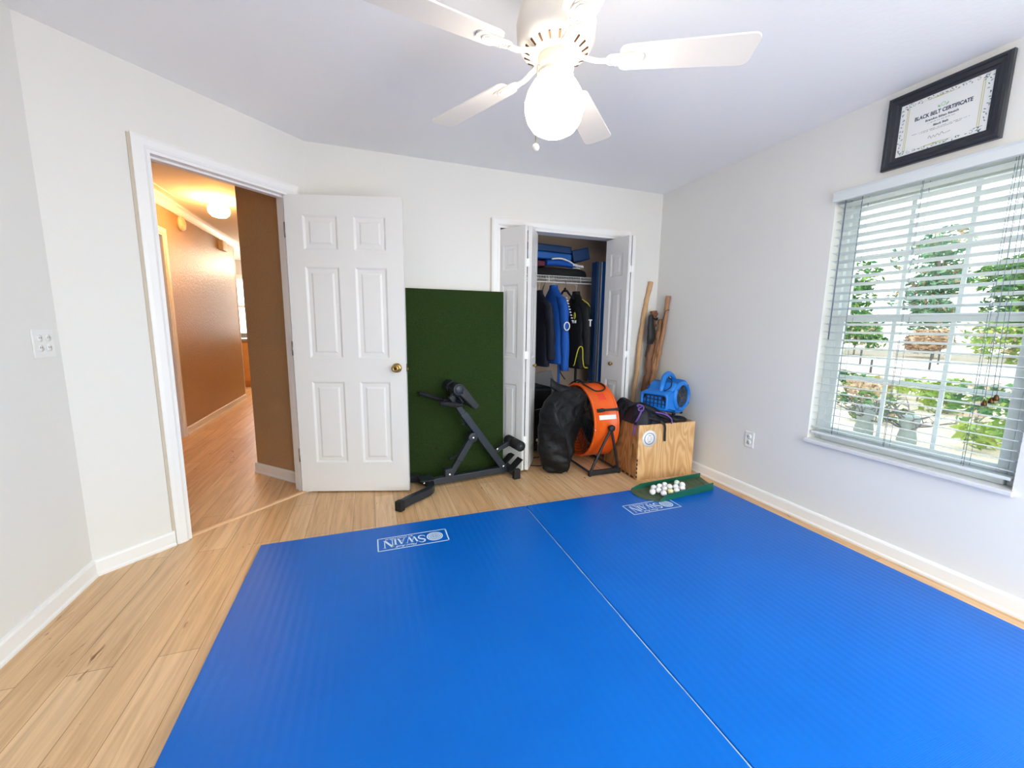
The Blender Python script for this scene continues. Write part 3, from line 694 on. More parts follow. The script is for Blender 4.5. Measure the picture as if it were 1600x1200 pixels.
# ---------------------------------------------------------------- training mats
def serif(g, M, letter, x, w, h, mi=0):
    """flat serif capitals drawn from thick and thin strokes; lower-left corner at x,0"""
    T, t, sf = 0.16*h, 0.055*h, 0.035*h
    def bar(a, b, wd): 
        a, b = V((a[0], a[1], 0)), V((b[0], b[1], 0)); g.poly([M @ p for p in (a - V((wd/2, 0, 0)), a + V((wd/2, 0, 0)), b + V((wd/2, 0, 0)), b - V((wd/2, 0, 0)))], mi)
    def ser(cx, y, l): g.poly([M @ V(p) for p in ((cx-l/2, y, 0), (cx+l/2, y, 0), (cx+l/2, y+sf, 0), (cx-l/2, y+sf, 0))], mi)
    if letter == 'I': bar((x+w/2, 0), (x+w/2, h), T); ser(x+w/2, 0, w); ser(x+w/2, h-sf, w)
    elif letter == 'N':
        bar((x+0.14*w, 0), (x+0.14*w, h), t); bar((x+0.86*w, 0), (x+0.86*w, h), t); bar((x+0.12*w, h), (x+0.86*w, 0), T*1.1)
        ser(x+0.14*w, 0, 0.3*w); ser(x+0.10*w, h-sf, 0.26*w); ser(x+0.86*w, h-sf, 0.3*w)
    elif letter == 'A':
        bar((x+0.14*w, 0), (x+0.5*w, h), t); bar((x+0.5*w, h), (x+0.82*w, 0), T); g.poly([M @ V(p) for p in ((x+0.27*w, 0.33*h, 0), (x+0.70*w, 0.33*h, 0), (x+0.70*w, 0.38*h, 0), (x+0.27*w, 0.38*h, 0))], mi)
        ser(x+0.14*w, 0, 0.3*w); ser(x+0.82*w, 0, 0.36*w)
    elif letter == 'W':
        bar((x+0.10*w, h), (x+0.31*w, 0), T); bar((x+0.31*w, 0), (x+0.52*w, h), t); bar((x+0.48*w, h), (x+0.69*w, 0), T); bar((x+0.69*w, 0), (x+0.90*w, h), t)
        ser(x+0.10*w, h-sf, 0.24*w); ser(x+0.5*w, h-sf, 0.22*w); ser(x+0.90*w, h-sf, 0.2*w)
    elif letter == 'S':
        ps = spline([(0.90, 0.80), (0.80, 0.93), (0.52, 1.0), (0.20, 0.88), (0.20, 0.66), (0.52, 0.52), (0.84, 0.36), (0.84, 0.12), (0.50, 0.0), (0.16, 0.08), (0.08, 0.24)] and [(a, b, 0) for a, b in ((0.90, 0.80), (0.80, 0.93), (0.52, 1.0), (0.20, 0.88), (0.20, 0.66), (0.52, 0.52), (0.84, 0.36), (0.84, 0.12), (0.50, 0.0), (0.16, 0.08), (0.08, 0.24))], 5)
        n = len(ps); L = []; R = []
        for i, p in enumerate(ps):
            tg = (ps[min(i+1, n-1)] - ps[max(i-1, 0)]).normalized(); nn = V((-tg.y, tg.x, 0)); wd = (0.03 + 0.07*math.sin(PI*i/(n-1))**2)
            L.append(p + nn*wd); R.append(p - nn*wd)
        sc = lambda p: M @ V((x + p.x*w, 0.03*h + p.y*0.94*h, 0))
        for i in range(n-1): g.poly([sc(L[i]), sc(R[i]), sc(R[i+1]), sc(L[i+1])], mi)
def mat_logo(parent, cx, cy, z, ang=0.0):
    """printed panel, turned to be read from the closet side"""
    Rm = Matrix.Translation((cx, cy, z)) @ Matrix.Rotation(PI + ang, 4, 'Z')
    g = G(); W, H, b = 0.380, 0.134, 0.0065
    def rect(x0, x1, y0, y1): g.poly([Rm @ V(p) for p in ((x0, y0, 0), (x1, y0, 0), (x1, y1, 0), (x0, y1, 0))])
    rect(-W/2, W/2, -H/2, -H/2+b); rect(-W/2, W/2, H/2-b, H/2); rect(-W/2, -W/2+b, -H/2, H/2); rect(W/2-b, W/2, -H/2, H/2)
    c = V((-W/2+0.072, -0.002, 0))
    for r0, r1 in ((0.0455, 0.038), (0.0345, 0.028), (0.0245, 0.019), (0.0155, 0.0105)):
        for k in range(40):
            a0, a1 = 2*PI*k/40, 2*PI*(k+1)/40
            g.poly([Rm @ (c + V((r*math.cos(t), r*math.sin(t), 0))) for r, t in ((r0, a0), (r1, a0), (r1, a1), (r0, a1))])
    g.poly([Rm @ (c + V((0.006*math.cos(2*PI*k/12), 0.006*math.sin(2*PI*k/12), 0))) for k in range(12)])
    x = -W/2 + 0.122; y0 = -0.036
    for ch, w, h in (('S', 0.044, 0.076), ('W', 0.070, 0.060), ('A', 0.048, 0.060), ('I', 0.022, 0.060), ('N', 0.056, 0.078)):
        serif(g, Rm @ Matrix.Translation((0, y0, 0)), ch, x, w, h); x += w - 0.003
    text_into(g, 'Flexi-Roll', 0.025, Rm @ Matrix.Translation((0.038, 0.043, 0)), 0, 0.0004, 0.35, width=0.115)
    text_into(g, 'BY DOLLAMUR', 0.016, Rm @ Matrix.Translation((0.075, -0.0475, 0)), 0, 0.0003, width=0.150)
    return obj('printed_logo', g, 'print_white', parent)
MZ = 0.032
for x0, x1, lx, ly, lab in ((-0.585, 0.942, 0.195, 2.130, 'blue roll out training mat on the left, nearest the open door'), (0.946, 2.440, 1.742, 2.060, 'blue roll out training mat on the right, under the window')):
    g = G(); g.box(x0, x1, -0.62, 2.335, 0.0, MZ); m_ = obj('training_mat', g, 'mat', None, 0.004, base=((x0+x1)/2, 0.85, 0)); tag(m_, lab, 'mat', 'blue training mats')
    mat_logo(m_, lx, ly, MZ + 0.0006)
    if x0 < 0:
        g = G(); zz = MZ+0.0004; rn = random.Random(5); ys = [-0.6 + i*0.06 for i in range(49)]
        for i in range(48):
            a, b = ys[i], ys[i+1]; w0, w1 = 0.0035+rn.random()*0.002, 0.0035+rn.random()*0.002
            g.poly([(x1-w0-0.001, a, zz), (x1-0.001, a, zz), (x1-0.001, b, zz), (x1-w0-0.001, b, zz)])
        obj('seam_tape', g, 'tape_clear', m_)

# ---------------------------------------------------------------- golf ball tray and balls
tr = thing('golf_ball_tray', (2.08, 2.22, MZ), 'dark green ribbed golf ball tray on the far corner of blue mat', 'golf tray')
ta, tb, tc_, td = V((1.772, 2.330, 0)), V((1.834, 2.095, 0)), V((2.352, 2.140, 0)), V((2.412, 2.332, 0))
def tq(s, t): # s 0..1 along length, t 0..1 from near side to far side
    n0 = tb.lerp(tc_, s); f0 = ta.lerp(td, s); return n0.lerp(f0, t)
nS_ = 24; rings = []
g = G()
def floor_z(s): return MZ + 0.006 + 0.022*max(0.0, (s-0.10)/0.9)
lip = lambda t: 0.10*math.sin(PI*t)
for i in range(nS_+1):
    row = []
    for j in range(13):
        t = j/12; s = i/nS_; s2 = -lip(t)*(1-s)**3 + s
        p = tq(s2, t); row.append((p, floor_z(s)))
    rings.append(row)
for i in range(nS_):
    for j in range(12):
        q = [rings[i][j], rings[i+1][j], rings[i+1][j+1], rings[i][j+1]]
        hgt = 0.0018 if (i % 2 == 0) else 0.0
        g.face(g.pts([V((p.x, p.y, z+hgt)) for p, z in q]), 0)
for j in range(12):
    a, b = rings[0][j][0], rings[0][j+1][0]; g.poly([(a.x, a.y, MZ+0.001), (b.x, b.y, MZ+0.001), (b.x, b.y, MZ+0.008), (a.x, a.y, MZ+0.008)])
obj('ramp_floor', g, 'tray_green_ribbed', tr)
for t, sgn, nm in ((0.0, -1, 'near'), (1.0, 1, 'far')):
    g = G(); P = []
    for s, z in ((0.0, 0.012), (0.06, 0.028), (0.13, 0.042), (1.0, 0.058)): p = tq(s, t); P.append((p, z))
    w = (tq(0.5, 1) - tq(0.5, 0)).normalized()*0.007
    poly = [V((p.x, p.y, MZ+z)) for p, z in P] + [V((P[-1][0].x, P[-1][0].y, MZ+0.0005)), V((P[0][0].x, P[0][0].y, MZ+0.0005))]
    g.extr(poly, w if t == 0 else -w); obj('side_wall', g, 'tray_green', tr, 0.0015, seg=1)
g = G(); a_, b_ = tq(1.0, 0.0), tq(1.0, 1.0); 
g.beam(V((a_.x, a_.y, MZ+0.014)), V((b_.x, b_.y, MZ+0.014)), 0.005, 0.026); obj('end_wall', g, 'tray_green', tr)
BR = 0.02135
balls = 'wwwwmwwwwywwww'
blab = ['white golf ball at the back left of the cluster in the green tray', 'white golf ball second from left along the back row in the green tray', 'white golf ball at the back of the cluster against tray rail, third from left', 'white golf ball behind the yellowish ball in the green tray', 'mint tinted golf ball at the very back of the green tray', 'white golf ball at the front left, nearest the rounded lip of tray', 'white golf ball in the second row, right of the leftmost ball', 'white golf ball in the middle of the cluster in the green tray', 'white golf ball closest to the camera in the green tray', 'pale yellow golf ball near the front rail of the green tray', 'white golf ball just in front of the mint ball in the green tray', 'white golf ball right of the yellowish ball against the front rail', 'white golf ball at front right end of the cluster in the green tray', 'white golf ball at far right of the cluster behind another ball']
bpos = [[1.9115, 2.2545], [1.9639, 2.2561], [2.0166, 2.2641], [2.0259, 2.2212], [2.1207, 2.2559], [1.8584, 2.2011], [1.9153, 2.2062], [1.969, 2.208], [1.9133, 2.1509], [1.9751, 2.1562], [2.0621, 2.2021], [2.0256, 2.1516], [2.0915, 2.1707], [2.1319, 2.2143]]
for it in range(200):
    for i in range(len(bpos)):
        for j in range(i):
            ddx, ddy = bpos[i][0]-bpos[j][0], bpos[i][1]-bpos[j][1]; L = math.hypot(ddx, ddy)
            if L < 2*BR+0.0008:
                q = (2*BR+0.0008-L)/2/max(L, 1e-6); bpos[i][0] += ddx*q; bpos[i][1] += ddy*q; bpos[j][0] -= ddx*q; bpos[j][1] -= ddy*q
    for b in bpos:   # stay inside the rails
        s_, tmin = (b[0]-tb.x)/(tc_.x-tb.x), 0
        y0, y1 = tq(s_, 0).y + 0.012 + BR, tq(s_, 1).y - 0.012 - BR
        b[1] = min(max(b[1], y0), y1)
g = G(); g.ball((0, 0, 0), BR, 24, 16); b0 = obj('golf_ball', g, 'ball_white', None)
bm_w = b0.data; bm_y = bm_w.copy(); bm_y.materials[0] = MT['ball_yellow']; bm_m = bm_w.copy(); bm_m.materials[0] = MT['ball_mint']
for i, (c, (x, y), lab) in enumerate(zip(balls, bpos, blab)):
    o = b0 if i == 0 else b0.copy()
    if i: COL.objects.link(o)
    o.data = {'w': bm_w, 'y': bm_y, 'm': bm_m}[c]
    s_ = (x-tb.x)/(tc_.x-tb.x); o.location = (x, y, floor_z(max(0, s_)) + 0.002 + BR); o.rotation_euler = (i*1.3, i*0.7, i*2.1)
    tag(o, lab, 'golf ball', 'golf balls in the green tray')

# ---------------------------------------------------------------- turf board
tbd = thing('turf_board', (0.44, 3.13, 0), 'dark green artificial turf board leaning on the back wall behind the exercise bench', 'turf board')
def lean(x0, x1, y0, y1, z1):
    g = G(); sh = 0.026
    P = [(x0, y0, 0.0), (x1, y0, 0.0), (x1, y0+sh, z1), (x0, y0+sh, z1)]
    g.extr(P, (0, y1-y0, 0)); return g
obj('turf_face', lean(-0.17, 1.042, 3.105, 3.122, 1.482), 'turf_green', tbd, 0.003)
obj('backing', lean(-0.165, 1.038, 3.122, 3.130, 1.478), 'turf_backing', tbd)
for px, pz in ((0.55, 1.30), (0.98, 0.98), (0.97, 0.72), (0.99, 0.60), (0.48, 0.24), (0.62, 0.17)):
    g = G(); yy = 3.105 + 0.026*pz/1.482 - 0.0008; g.lathe([(0.007, 0), (0.006, 0.001), (0, 0.001)], (px, yy, pz), (0, -1, 0), 10); obj('tee_hole', g, 'rubber_black', tbd)

# ---------------------------------------------------------------- exercise bench (back extension)
rb = thing('exercise_bench', (0.75, 2.95, 0), 'charcoal back extension bench standing in front of the green turf board', 'exercise bench')
bo = V((0.40, 2.905, 0)); bu = V((0.984, 0.150, 0)).normalized(); bw = V((-bu.y, bu.x, 0))
def Q(s, w, z): return bo + bu*s + bw*w + V((0, 0, z))
g = G(); g.beam(Q(-0.02, 0, 0.046), Q(0.665, 0, 0.046), 0.050, 0.050); obj('base_beam', g, 'steel_charcoal', rb, 0.005)
g = G()
tip = V((0.145, 2.575, 0.036)); mid_ = [tip, V((0.225, 2.650, 0.036)), V((0.315, 2.715, 0.036)), V((0.372, 2.765, 0.036)), V((0.398, 2.83, 0.036)), Q(-0.01, -0.02, 0.038), V((0.372, 2.955, 0.036)), V((0.335, 3.01, 0.036)), V((0.27, 3.045, 0.036)), V((0.16, 3.065, 0.036))]
g.sqtube(spline(mid_, 5), 0.045, 0.056); fb = obj('front_foot', g, 'steel_charcoal', rb, 0.005)
d_ = (V((0.225, 2.65, 0)) - V((0.145, 2.575, 0))).normalized()
for p, q in ((tip - d_*0.006 - V((0, 0, 0.002)), tip + d_*0.035 - V((0, 0, 0.002))), (V((0.152, 3.066, 0.034)), V((0.19, 3.06, 0.034)))):
    g = G(); g.beam(p, q, 0.052, 0.066); obj('end_cap', g, 'rubber_black', fb, 0.004)
g = G(); g.box(-0.002, 0.10, -0.06, 0.06, 0, 0.004, M=basis(Q(-0.075, 0.02, 0.068), bu, bw, (0, 0, 1))); obj('joint_plate', g, 'steel_charcoal', rb, 0.002)
g = G(); g.beam(Q(0.665, -0.14, 0.045), Q(0.665, 0.075, 0.045), 0.05, 0.05); rf = obj('rear_foot', g, 'steel_charcoal', rb, 0.005)
for p, q in ((-0.152, -0.115), (0.055, 0.085)):
    g = G(); g.beam(Q(0.665, p, 0.040), Q(0.665, q, 0.040), 0.056, 0.080); obj('end_cap', g, 'rubber_black', rf, 0.004)
for w in (-0.095, 0.045):
    g = G(); g.beam(Q(0.622, w, 0.062), Q(0.722, w, 0.150), 0.085, 0.006, bw.cross(V((0.1, 0, 0.09)))); obj('foot_plate', g, 'rubber_black', rb, 0.002)
g = G(); g.beam(Q(0.612, 0, 0.060), Q(0.262, 0, 0.550), 0.050, 0.056, bw.cross(V((-0.35, 0, 0.49)))); obj('main_post', g, 'steel_charcoal', rb, 0.005)
g = G(); g.beam(Q(0.275, 0, 0.530), Q(0.165, 0, 0.690), 0.040, 0.044, bw.cross(V((-0.35, 0, 0.49)))); obj('inner_post', g, 'steel_charcoal', rb, 0.004)
g = G(); g.beam(Q(0.143, 0, 0.055), Q(0.338, 0, 0.350), 0.036, 0.044, bw.cross(V((0.2, 0, 0.3)))); g.beam(Q(0.225, 0, 0.180), Q(0.345, 0, 0.362), 0.046, 0.05, bw.cross(V((0.2, 0, 0.3)))); obj('brace', g, 'steel_charcoal', rb, 0.004)
g = G(); g.lathe([(0, -0.034), (0.038, -0.034), (0.038, 0.034), (0, 0.034)], Q(0.336, 0, 0.353), bw, 20); obj('pivot_bracket', g, 'steel_charcoal', rb, 0.004)
g = G(); g.box(-0.035, 0.035, -0.030, 0.030, 0, 0.075, M=basis(Q(0.143, 0, 0.055), bu, bw, (0, 0, 1))); obj('brace_bracket', g, 'steel_charcoal', rb, 0.004)
for s, z, w in ((0.143, 0.088, -0.030), (0.336, 0.353, -0.034), (0.602, 0.080, -0.028), (0.545, 0.232, -0.030), (0.655, 0.060, -0.027)):
    g = G(); g.lathe([(0.010, 0), (0.010, 0.004), (0.006, 0.007), (0, 0.008)], Q(s, w, z), -bw, 12); obj('bolt', g, 'bolt_chrome', rb)
for k, q in enumerate((V((0.335, 2.925, 0.066)), V((0.348, 2.870, 0.066)))):
    g = G(); g.lathe([(0.009, 0), (0.009, 0.004), (0, 0.007)], q - V((0.0, 0.012, 0.008)), (-0.6, -0.7, 0.35), 12); obj('bolt', g, 'bolt_chrome', rb)
# hip pads: a roll with a flat cushion running down from it
for w0, w1 in ((-0.125, -0.012), (0.018, 0.135)):
    g = G(); c = (0.190, 0.752); e = (0.315, 0.590); dd = V((e[0]-c[0], 0, e[1]-c[1])).normalized(); nn = V((-dd.z, 0, dd.x)) * -1
    if nn.x < 0: nn = -nn
    R_ = 0.046; ps = []
    for i in range(15):
        a = math.radians(-10) + i*math.radians(250)/14
        v = nn*math.cos(a) - dd*math.sin(a); ps.append((c[0]+R_*v.x, c[1]+R_*v.z))
    th_ = 0.046
    b1 = (e[0] + nn.x*(R_-th_), e[1] + nn.z*(R_-th_)); b2 = (e[0] + nn.x*R_, e[1] + nn.z*R_)
    ps += [b1, b2]
    g.extr([Q(s, w0, z) for s, z in ps], bw*(w1-w0)); pd = obj('hip_pad', g, 'vinyl_black', rb, 0.008, seg=3)
    g = G(); g.lathe([(0, 0), (0.034, 0), (0.032, 0.003), (0, 0.003)], Q(c[0], w0 - 0.0005, c[1]), -bw, 24); g.lathe([(0.006, 0.003), (0.006, 0.006), (0, 0.007)], Q(c[0]+0.022, w0, c[1]-0.030), -bw, 10); obj('end_disc', g, 'steel_charcoal', pd)
g = G(); g.lathe([(0.030, -0.012), (0.030, 0.018)], Q(0.190, 0, 0.752), bw, 20, cap=True); g.beam(Q(0.165, 0, 0.685), Q(0.20, 0, 0.745), 0.03, 0.012); g.beam(Q(0.215, -0.09, 0.672), Q(0.215, 0.10, 0.672), 0.06, 0.010, (0.8, 0, 0.6)); obj('pad_bracket', g, 'steel_charcoal', rb, 0.003)
for w, pts in ((-0.135, [(0.232, 0.640), (0.200, 0.638), (0.045, 0.664)]), (0.120, [(0.235, 0.640), (0.165, 0.635), (-0.035, 0.705)])):
    g = G(); g.tube([Q(0.20, 0.0, 0.655), Q(0.215, w*0.8, 0.648), Q(pts[1][0], w, pts[1][1]), Q(pts[2][0], w, pts[2][1])], 0.011, 10); h_ = obj('handle', g, 'steel_charcoal', rb)
    g = G(); p, q = Q(pts[1][0]-0.02, w, pts[1][1]+0.003), Q(pts[2][0]-0.006, w, pts[2][1]+0.002); g.tube([p, q], 0.0165, 14); obj('grip', g, 'foam_black', h_)
g = G(); g.beam(Q(0.520, 0, 0.205), Q(0.688, 0, 0.268), 0.036, 0.036, (0, 0, 1)); obj('roller_arm', g, 'steel_charcoal', rb, 0.004)
g = G(); g.tube([Q(0.690, -0.165, 0.268), Q(0.690, 0.075, 0.268)], 0.010, 8); ax_ = obj('roller_axle', g, 'steel_charcoal', rb)
for a, b in ((-0.165, -0.035), (-0.018, 0.075)):
    g = G(); g.lathe([(0.0, a), (0.032, a), (0.042, a+0.012), (0.042, b-0.012), (0.032, b), (0, b)], Q(0.690, 0, 0.268), bw, 24); ro = obj('foam_roller', g, 'foam_black', rb)
    g = G(); g.lathe([(0.018, 0), (0.015, 0.003), (0, 0.003)], Q(0.690, a, 0.268), -bw, 14); obj('roller_cap', g, 'steel_charcoal', ro)
for s, z in ((0.195, 0.215), (0.30, 0.475)):
    g = G(); g.tube([Q(s+0.03, 0, z), Q(s-0.03, 0, z-0.01)], [0.006, 0.006], 8); g.ball(Q(s-0.035, 0, z-0.012), 0.016, 12, 8); obj('adjust_knob', g, 'rubber_black', rb)
# ---------------------------------------------------------------- orange drum fan
DC = V((1.835, 3.090, 0.392)); DR = 0.322; X0, X1 = 1.716, 1.952
fan = thing('drum_fan', (DC.x, DC.y, 0), 'orange drum fan on a black floor stand in front of closet', 'drum fan')
def cyl(th, r, x): return V((x, DC.y - r*math.cos(th), DC.z + r*math.sin(th)))   # th measured from the camera side upwards
h = (X1-X0)/2; cx = (X0+X1)/2
g = G(); g.lathe([(DR-0.012, -h), (DR+0.004, -h), (DR+0.007, -h+0.006), (DR+0.004, -h+0.014), (DR, -h+0.018), (DR, h-0.030), (DR+0.004, h-0.026), (DR+0.004, h-0.020), (DR, h-0.016), (DR+0.004, h-0.012), (DR+0.007, h-0.005), (DR+0.004, h), (DR-0.012, h), (DR-0.006, h-0.02), (DR-0.006, -h+0.02), (DR-0.012, -h)], (cx, DC.y, DC.z), (1, 0, 0), 72, cap=False)
drum = obj('drum', g, 'orange_paint', fan)
for x, nm in ((X0+0.004, -1), (X1-0.004, 1)):
    g = G()
    for k in range(1, 13):
        r = DR*k/12.4; bul = nm*0.022*(1-(k/12.4)**2)
        g.tube([cyl(2*PI*i/44, r, x+bul) for i in range(44)], 0.0018, 4, close=True)
    for k in range(12):
        a = 2*PI*k/12; g.tube([cyl(a, DR*q, x + nm*0.022*(1-q*q)) for q in (0.1, 0.3, 0.5, 0.7, 0.85, 0.97)], 0.0024, 4)
    g.lathe([(0, 0), (0.042, 0), (0.042, 0.006), (0, 0.006)], (x+nm*0.018, DC.y, DC.z), (1, 0, 0), 20)
    obj('guard_grille', g, 'rubber_black', fan)
g = G(); g.lathe([(0, -0.07), (0.075, -0.07), (0.075, 0.07), (0, 0.07)], (cx+0.02, DC.y, DC.z), (1, 0, 0), 24); obj('motor', g, 'rubber_black', fan)
g = G()
for k in range(4):
    a0 = 2*PI*k/4+0.3; P = []
    ra = [0.05, 0.12, 0.20, 0.285]
    L = [cyl(a0-0.10-0.12*i/3, r, cx-0.035) for i, r in enumerate(ra)]; R_ = [cyl(a0+0.42+0.10*i/3, r, cx-0.085) for i, r in enumerate(ra)]
    for i in range(3):
        for q in (0, 0.002): g.poly([p + V((q, 0, 0)) for p in (L[i], L[i+1], R_[i+1], R_[i])])
obj('fan_blade', g, 'steel', fan)
def cpatch(x0, x1, t0, t1, r, mi=0, n=8):
    g = G()
    for i in range(n):
        a, b = t0+(t1-t0)*i/n, t0+(t1-t0)*(i+1)/n
        g.poly([cyl(a, r, x0), cyl(a, r, x1), cyl(b, r, x1), cyl(b, r, x0)], mi)
    return g
obj('white_label', cpatch(1.762, 1.934, math.radians(11.5), math.radians(18), DR+0.0012), 'label_white', fan)
obj('red_label', cpatch(1.800, 1.868, math.radians(42), math.radians(54), DR+0.0012), 'orange_label', fan)
g = G(); th = math.radians(25)
g.beam(cyl(th, DR+0.022, 1.800), cyl(th, DR+0.022, 1.936), 0.018, 0.026, (0, -1, 0.4)); g.beam(cyl(th, DR-0.002, 1.772), cyl(th, DR+0.026, 1.800), 0.03, 0.03, (0, -1, 0.4)); g.beam(cyl(th, DR-0.002, 1.768), cyl(th, DR+0.012, 1.768), 0.04, 0.03, (0, 0, 1)); g.beam(cyl(th, DR-0.002, 1.938), cyl(th, DR+0.026, 1.932), 0.022, 0.026, (0, -1, 0.4)); obj('carry_handle', g, 'vinyl_black', fan, 0.004)
for t_, ax_v in ((-3, (-0.6, -0.8, 0)), (-60, (-0.6, -0.6, -0.5))):
    g = G(); g.lathe([(0.006, 0), (0.006, 0.003), (0, 0.003)], cyl(math.radians(t_), DR+0.004, X0+0.004), ax_v, 10); obj('rivet', g, 'bolt_chrome', fan)
g = G()   # mains cord looped over the top of the drum
cps = [cyl(math.radians(a), DR+o, x) for a, o, x in ((150, 0.012, 1.74), (120, 0.014, 1.735), (95, 0.03, 1.745), (78, 0.014, 1.74), (66, 0.012, 1.765), (58, 0.012, 1.80), (58, 0.012, 1.86), (63, 0.014, 1.905), (72, 0.014, 1.915), (84, 0.014, 1.90), (96, 0.014, 1.84), (108, 0.016, 1.78))]
g.tube(spline(cps, 5), 0.0065, 8); obj('power_lead', g, 'rubber_black', fan)
FY = 2.735
for sy, yf in ((-1, FY), (1, 2*DC.y - FY)):
    pv = V((1.852, yf + 0.0, 0.392))
    g = G()
    for xa in (1.680, 1.932): g.tube(spline([pv + V((0, 0, -0.01)), pv + V(((xa-pv.x)*0.3, 0, -0.10)), V((xa + (pv.x-xa)*0.10, yf, 0.085)), V((xa, yf, 0.045)), V((xa - (0.012 if xa < pv.x else -0.012), yf, 0.03))], 5), 0.0115, 10)
    obj('stand_leg', g, 'vinyl_black', fan)
    g = G(); g.lathe([(0, -0.012), (0.022, -0.012), (0.028, 0.0), (0.026, 0.018), (0.014, 0.024), (0, 0.024)], pv, (0, sy, 0), 20); g.tube([pv, V((pv.x, DC.y + sy*DR, pv.z))], 0.012, 8); obj('pivot_knob', g, 'vinyl_black', fan)
    g = G(); g.box(1.655, 1.955, yf-0.014, yf+0.014, 0.006, 0.046); ft = obj('foot_bar', g, 'vinyl_black', fan, 0.004)
    for xa in (1.662, 1.940): g = G(); g.box(xa-0.004, xa+0.012, yf-0.012, yf+0.012, 0.0, 0.007); obj('rubber_foot', g, 'rubber_black', ft)
g = G()
for xa in (1.675, 1.938): g.tube([V((xa, FY, 0.026)), V((xa, 2*DC.y - FY, 0.026))], 0.010, 8)
obj('base_rail', g, 'vinyl_black', fan)

# ---------------------------------------------------------------- soft goods helpers
def noi(p, s, sd=0.0): return noise.noise(V(p)*s + V((sd, sd*1.7, -sd)))
def lumpy(rows, n=40, amp=0.014, sc=9.0, sd=1.0, rid=0.010, power=2.6):
    """rows: (centre, axis a, axis b) rings from bottom to top -> folded cloth body"""
    rings = []
    for c, a, b in rows:
        c, a, b = V(c), V(a), V(b); ring = []
        for k in range(n):
            t = 2*PI*k/n; ct, st = math.cos(t), math.sin(t)
            r = 1.0/((abs(ct)**power + abs(st)**power)**(1/power))
            p = c + (a*ct + b*st)*r
            d = (a*ct + b*st); d = d.normalized() if d.length > 1e-6 else V((0, 0, 1))
            f = amp*noi(p, sc, sd) + rid*(0.5 - abs(noi((p.x*1.2, p.y*1.2, p.z*0.55), sc*0.8, sd+5)))
            f *= min(1.0, d.length, a.length*6, b.length*9)
            ring.append(p + d*f)
        rings.append(ring)
    return rings
def smooth_rows(keys, m=5):
    """interpolate (cx,cy,cz,ax,ay,az,bx,by,bz) rows"""
    ks = [V(k[:3]) for k in keys]; A = [V(k[3:6]) for k in keys]; Bq = [V(k[6:9]) for k in keys]
    c, a, b = spline(ks, m), spline(A, m), spline(Bq, m)
    return list(zip(c, a, b))

# ---------------------------------------------------------------- black bag leaning on the fan
bag = thing('nylon_bag', (1.43, 2.88, 0), 'big slumped black nylon bag leaning on the orange drum fan', 'bag')
bag_rows = [(0.004, 1.38, 1.50, 1.47, 0.050), (0.04, 1.330, 1.530, 1.49, 0.095), (0.12, 1.300, 1.572, 1.515, 0.125), (0.22, 1.284, 1.600, 1.515, 0.135), (0.33, 1.282, 1.640, 1.470, 0.135), (0.43, 1.285, 1.668, 1.420, 0.125), (0.53, 1.298, 1.692, 1.375, 0.110), (0.60, 1.328, 1.697, 1.380, 0.095), (0.65, 1.372, 1.695, 1.43, 0.075), (0.69, 1.41, 1.665, 1.48, 0.050), (0.715, 1.46, 1.60, 1.52, 0.020)]
rows = []
for i in range(len(bag_rows)-1):
    for k in range(6):
        t = k/6; rows.append([p + (q-p)*t for p, q in zip(bag_rows[i], bag_rows[i+1])])
rows.append(list(bag_rows[-1])); rings = []
for z, xl, xr, xg, b_ in rows:
    ring = []; yc = 2.905 + 0.01*z
    for k in range(72):
        t = 2*PI*k/72; ct, st = math.cos(t), math.sin(t)
        x = (xl+xr)/2 + (xr-xl)/2*ct
        if st < 0:
            u = (xg-x)/max(xg-xl, 0.01) if x < xg else (x-xg)/max(xr-xg, 0.01); y = yc - b_*max(0.0, 1-u)**0.62
        else: y = yc + b_*0.8*st
        f = 0.016*noi((x*0.8, y, z*1.5), 8, 2) + 0.012*(0.45-abs(noi((x*0.9+z*0.5, y, z*1.6-x*0.7), 11, 6))) + 0.007*(0.4-abs(noi((x*0.5, y, z*3.2+x*1.5), 9, 11)))
        f *= min(1.0, b_*12)
        ring.append(V((x + f*ct*0.7, y + f*(st if abs(st) > 0.3 else 0.3*(1 if st > 0 else -1))*1.2, z + 0.006*noi((x, y, z), 12, 3))))
    rings.append(ring)
g = G(); g.loft(rings); obj('bag_body', g, 'nylon_black', bag)
g = G(); P = [(1.372, 2.90, 0.765), (1.41, 2.90, 0.735), (1.47, 2.905, 0.712), (1.55, 2.90, 0.690), (1.60, 2.90, 0.66)]
rows = [(p, (0.004, 0.010, 0.040 - 0.004*i), (0.006, 0.020, -0.006)) for i, p in enumerate(P)]
g.loft(lumpy(smooth_rows([tuple(p)+a+b for p, a, b in rows], 4), 20, 0.008, 14, 4, 0.006, 2)); obj('bag_flap', g, 'nylon_black', bag)
g = G(); g.tube(spline([(1.335, 2.775, 0.64), (1.38, 2.760, 0.50), (1.44, 2.755, 0.36), (1.475, 2.757, 0.22), (1.50, 2.775, 0.10), (1.495, 2.81, 0.03)], 6), 0.004, 6); obj('seam_piping', g, 'nylon_black', bag)

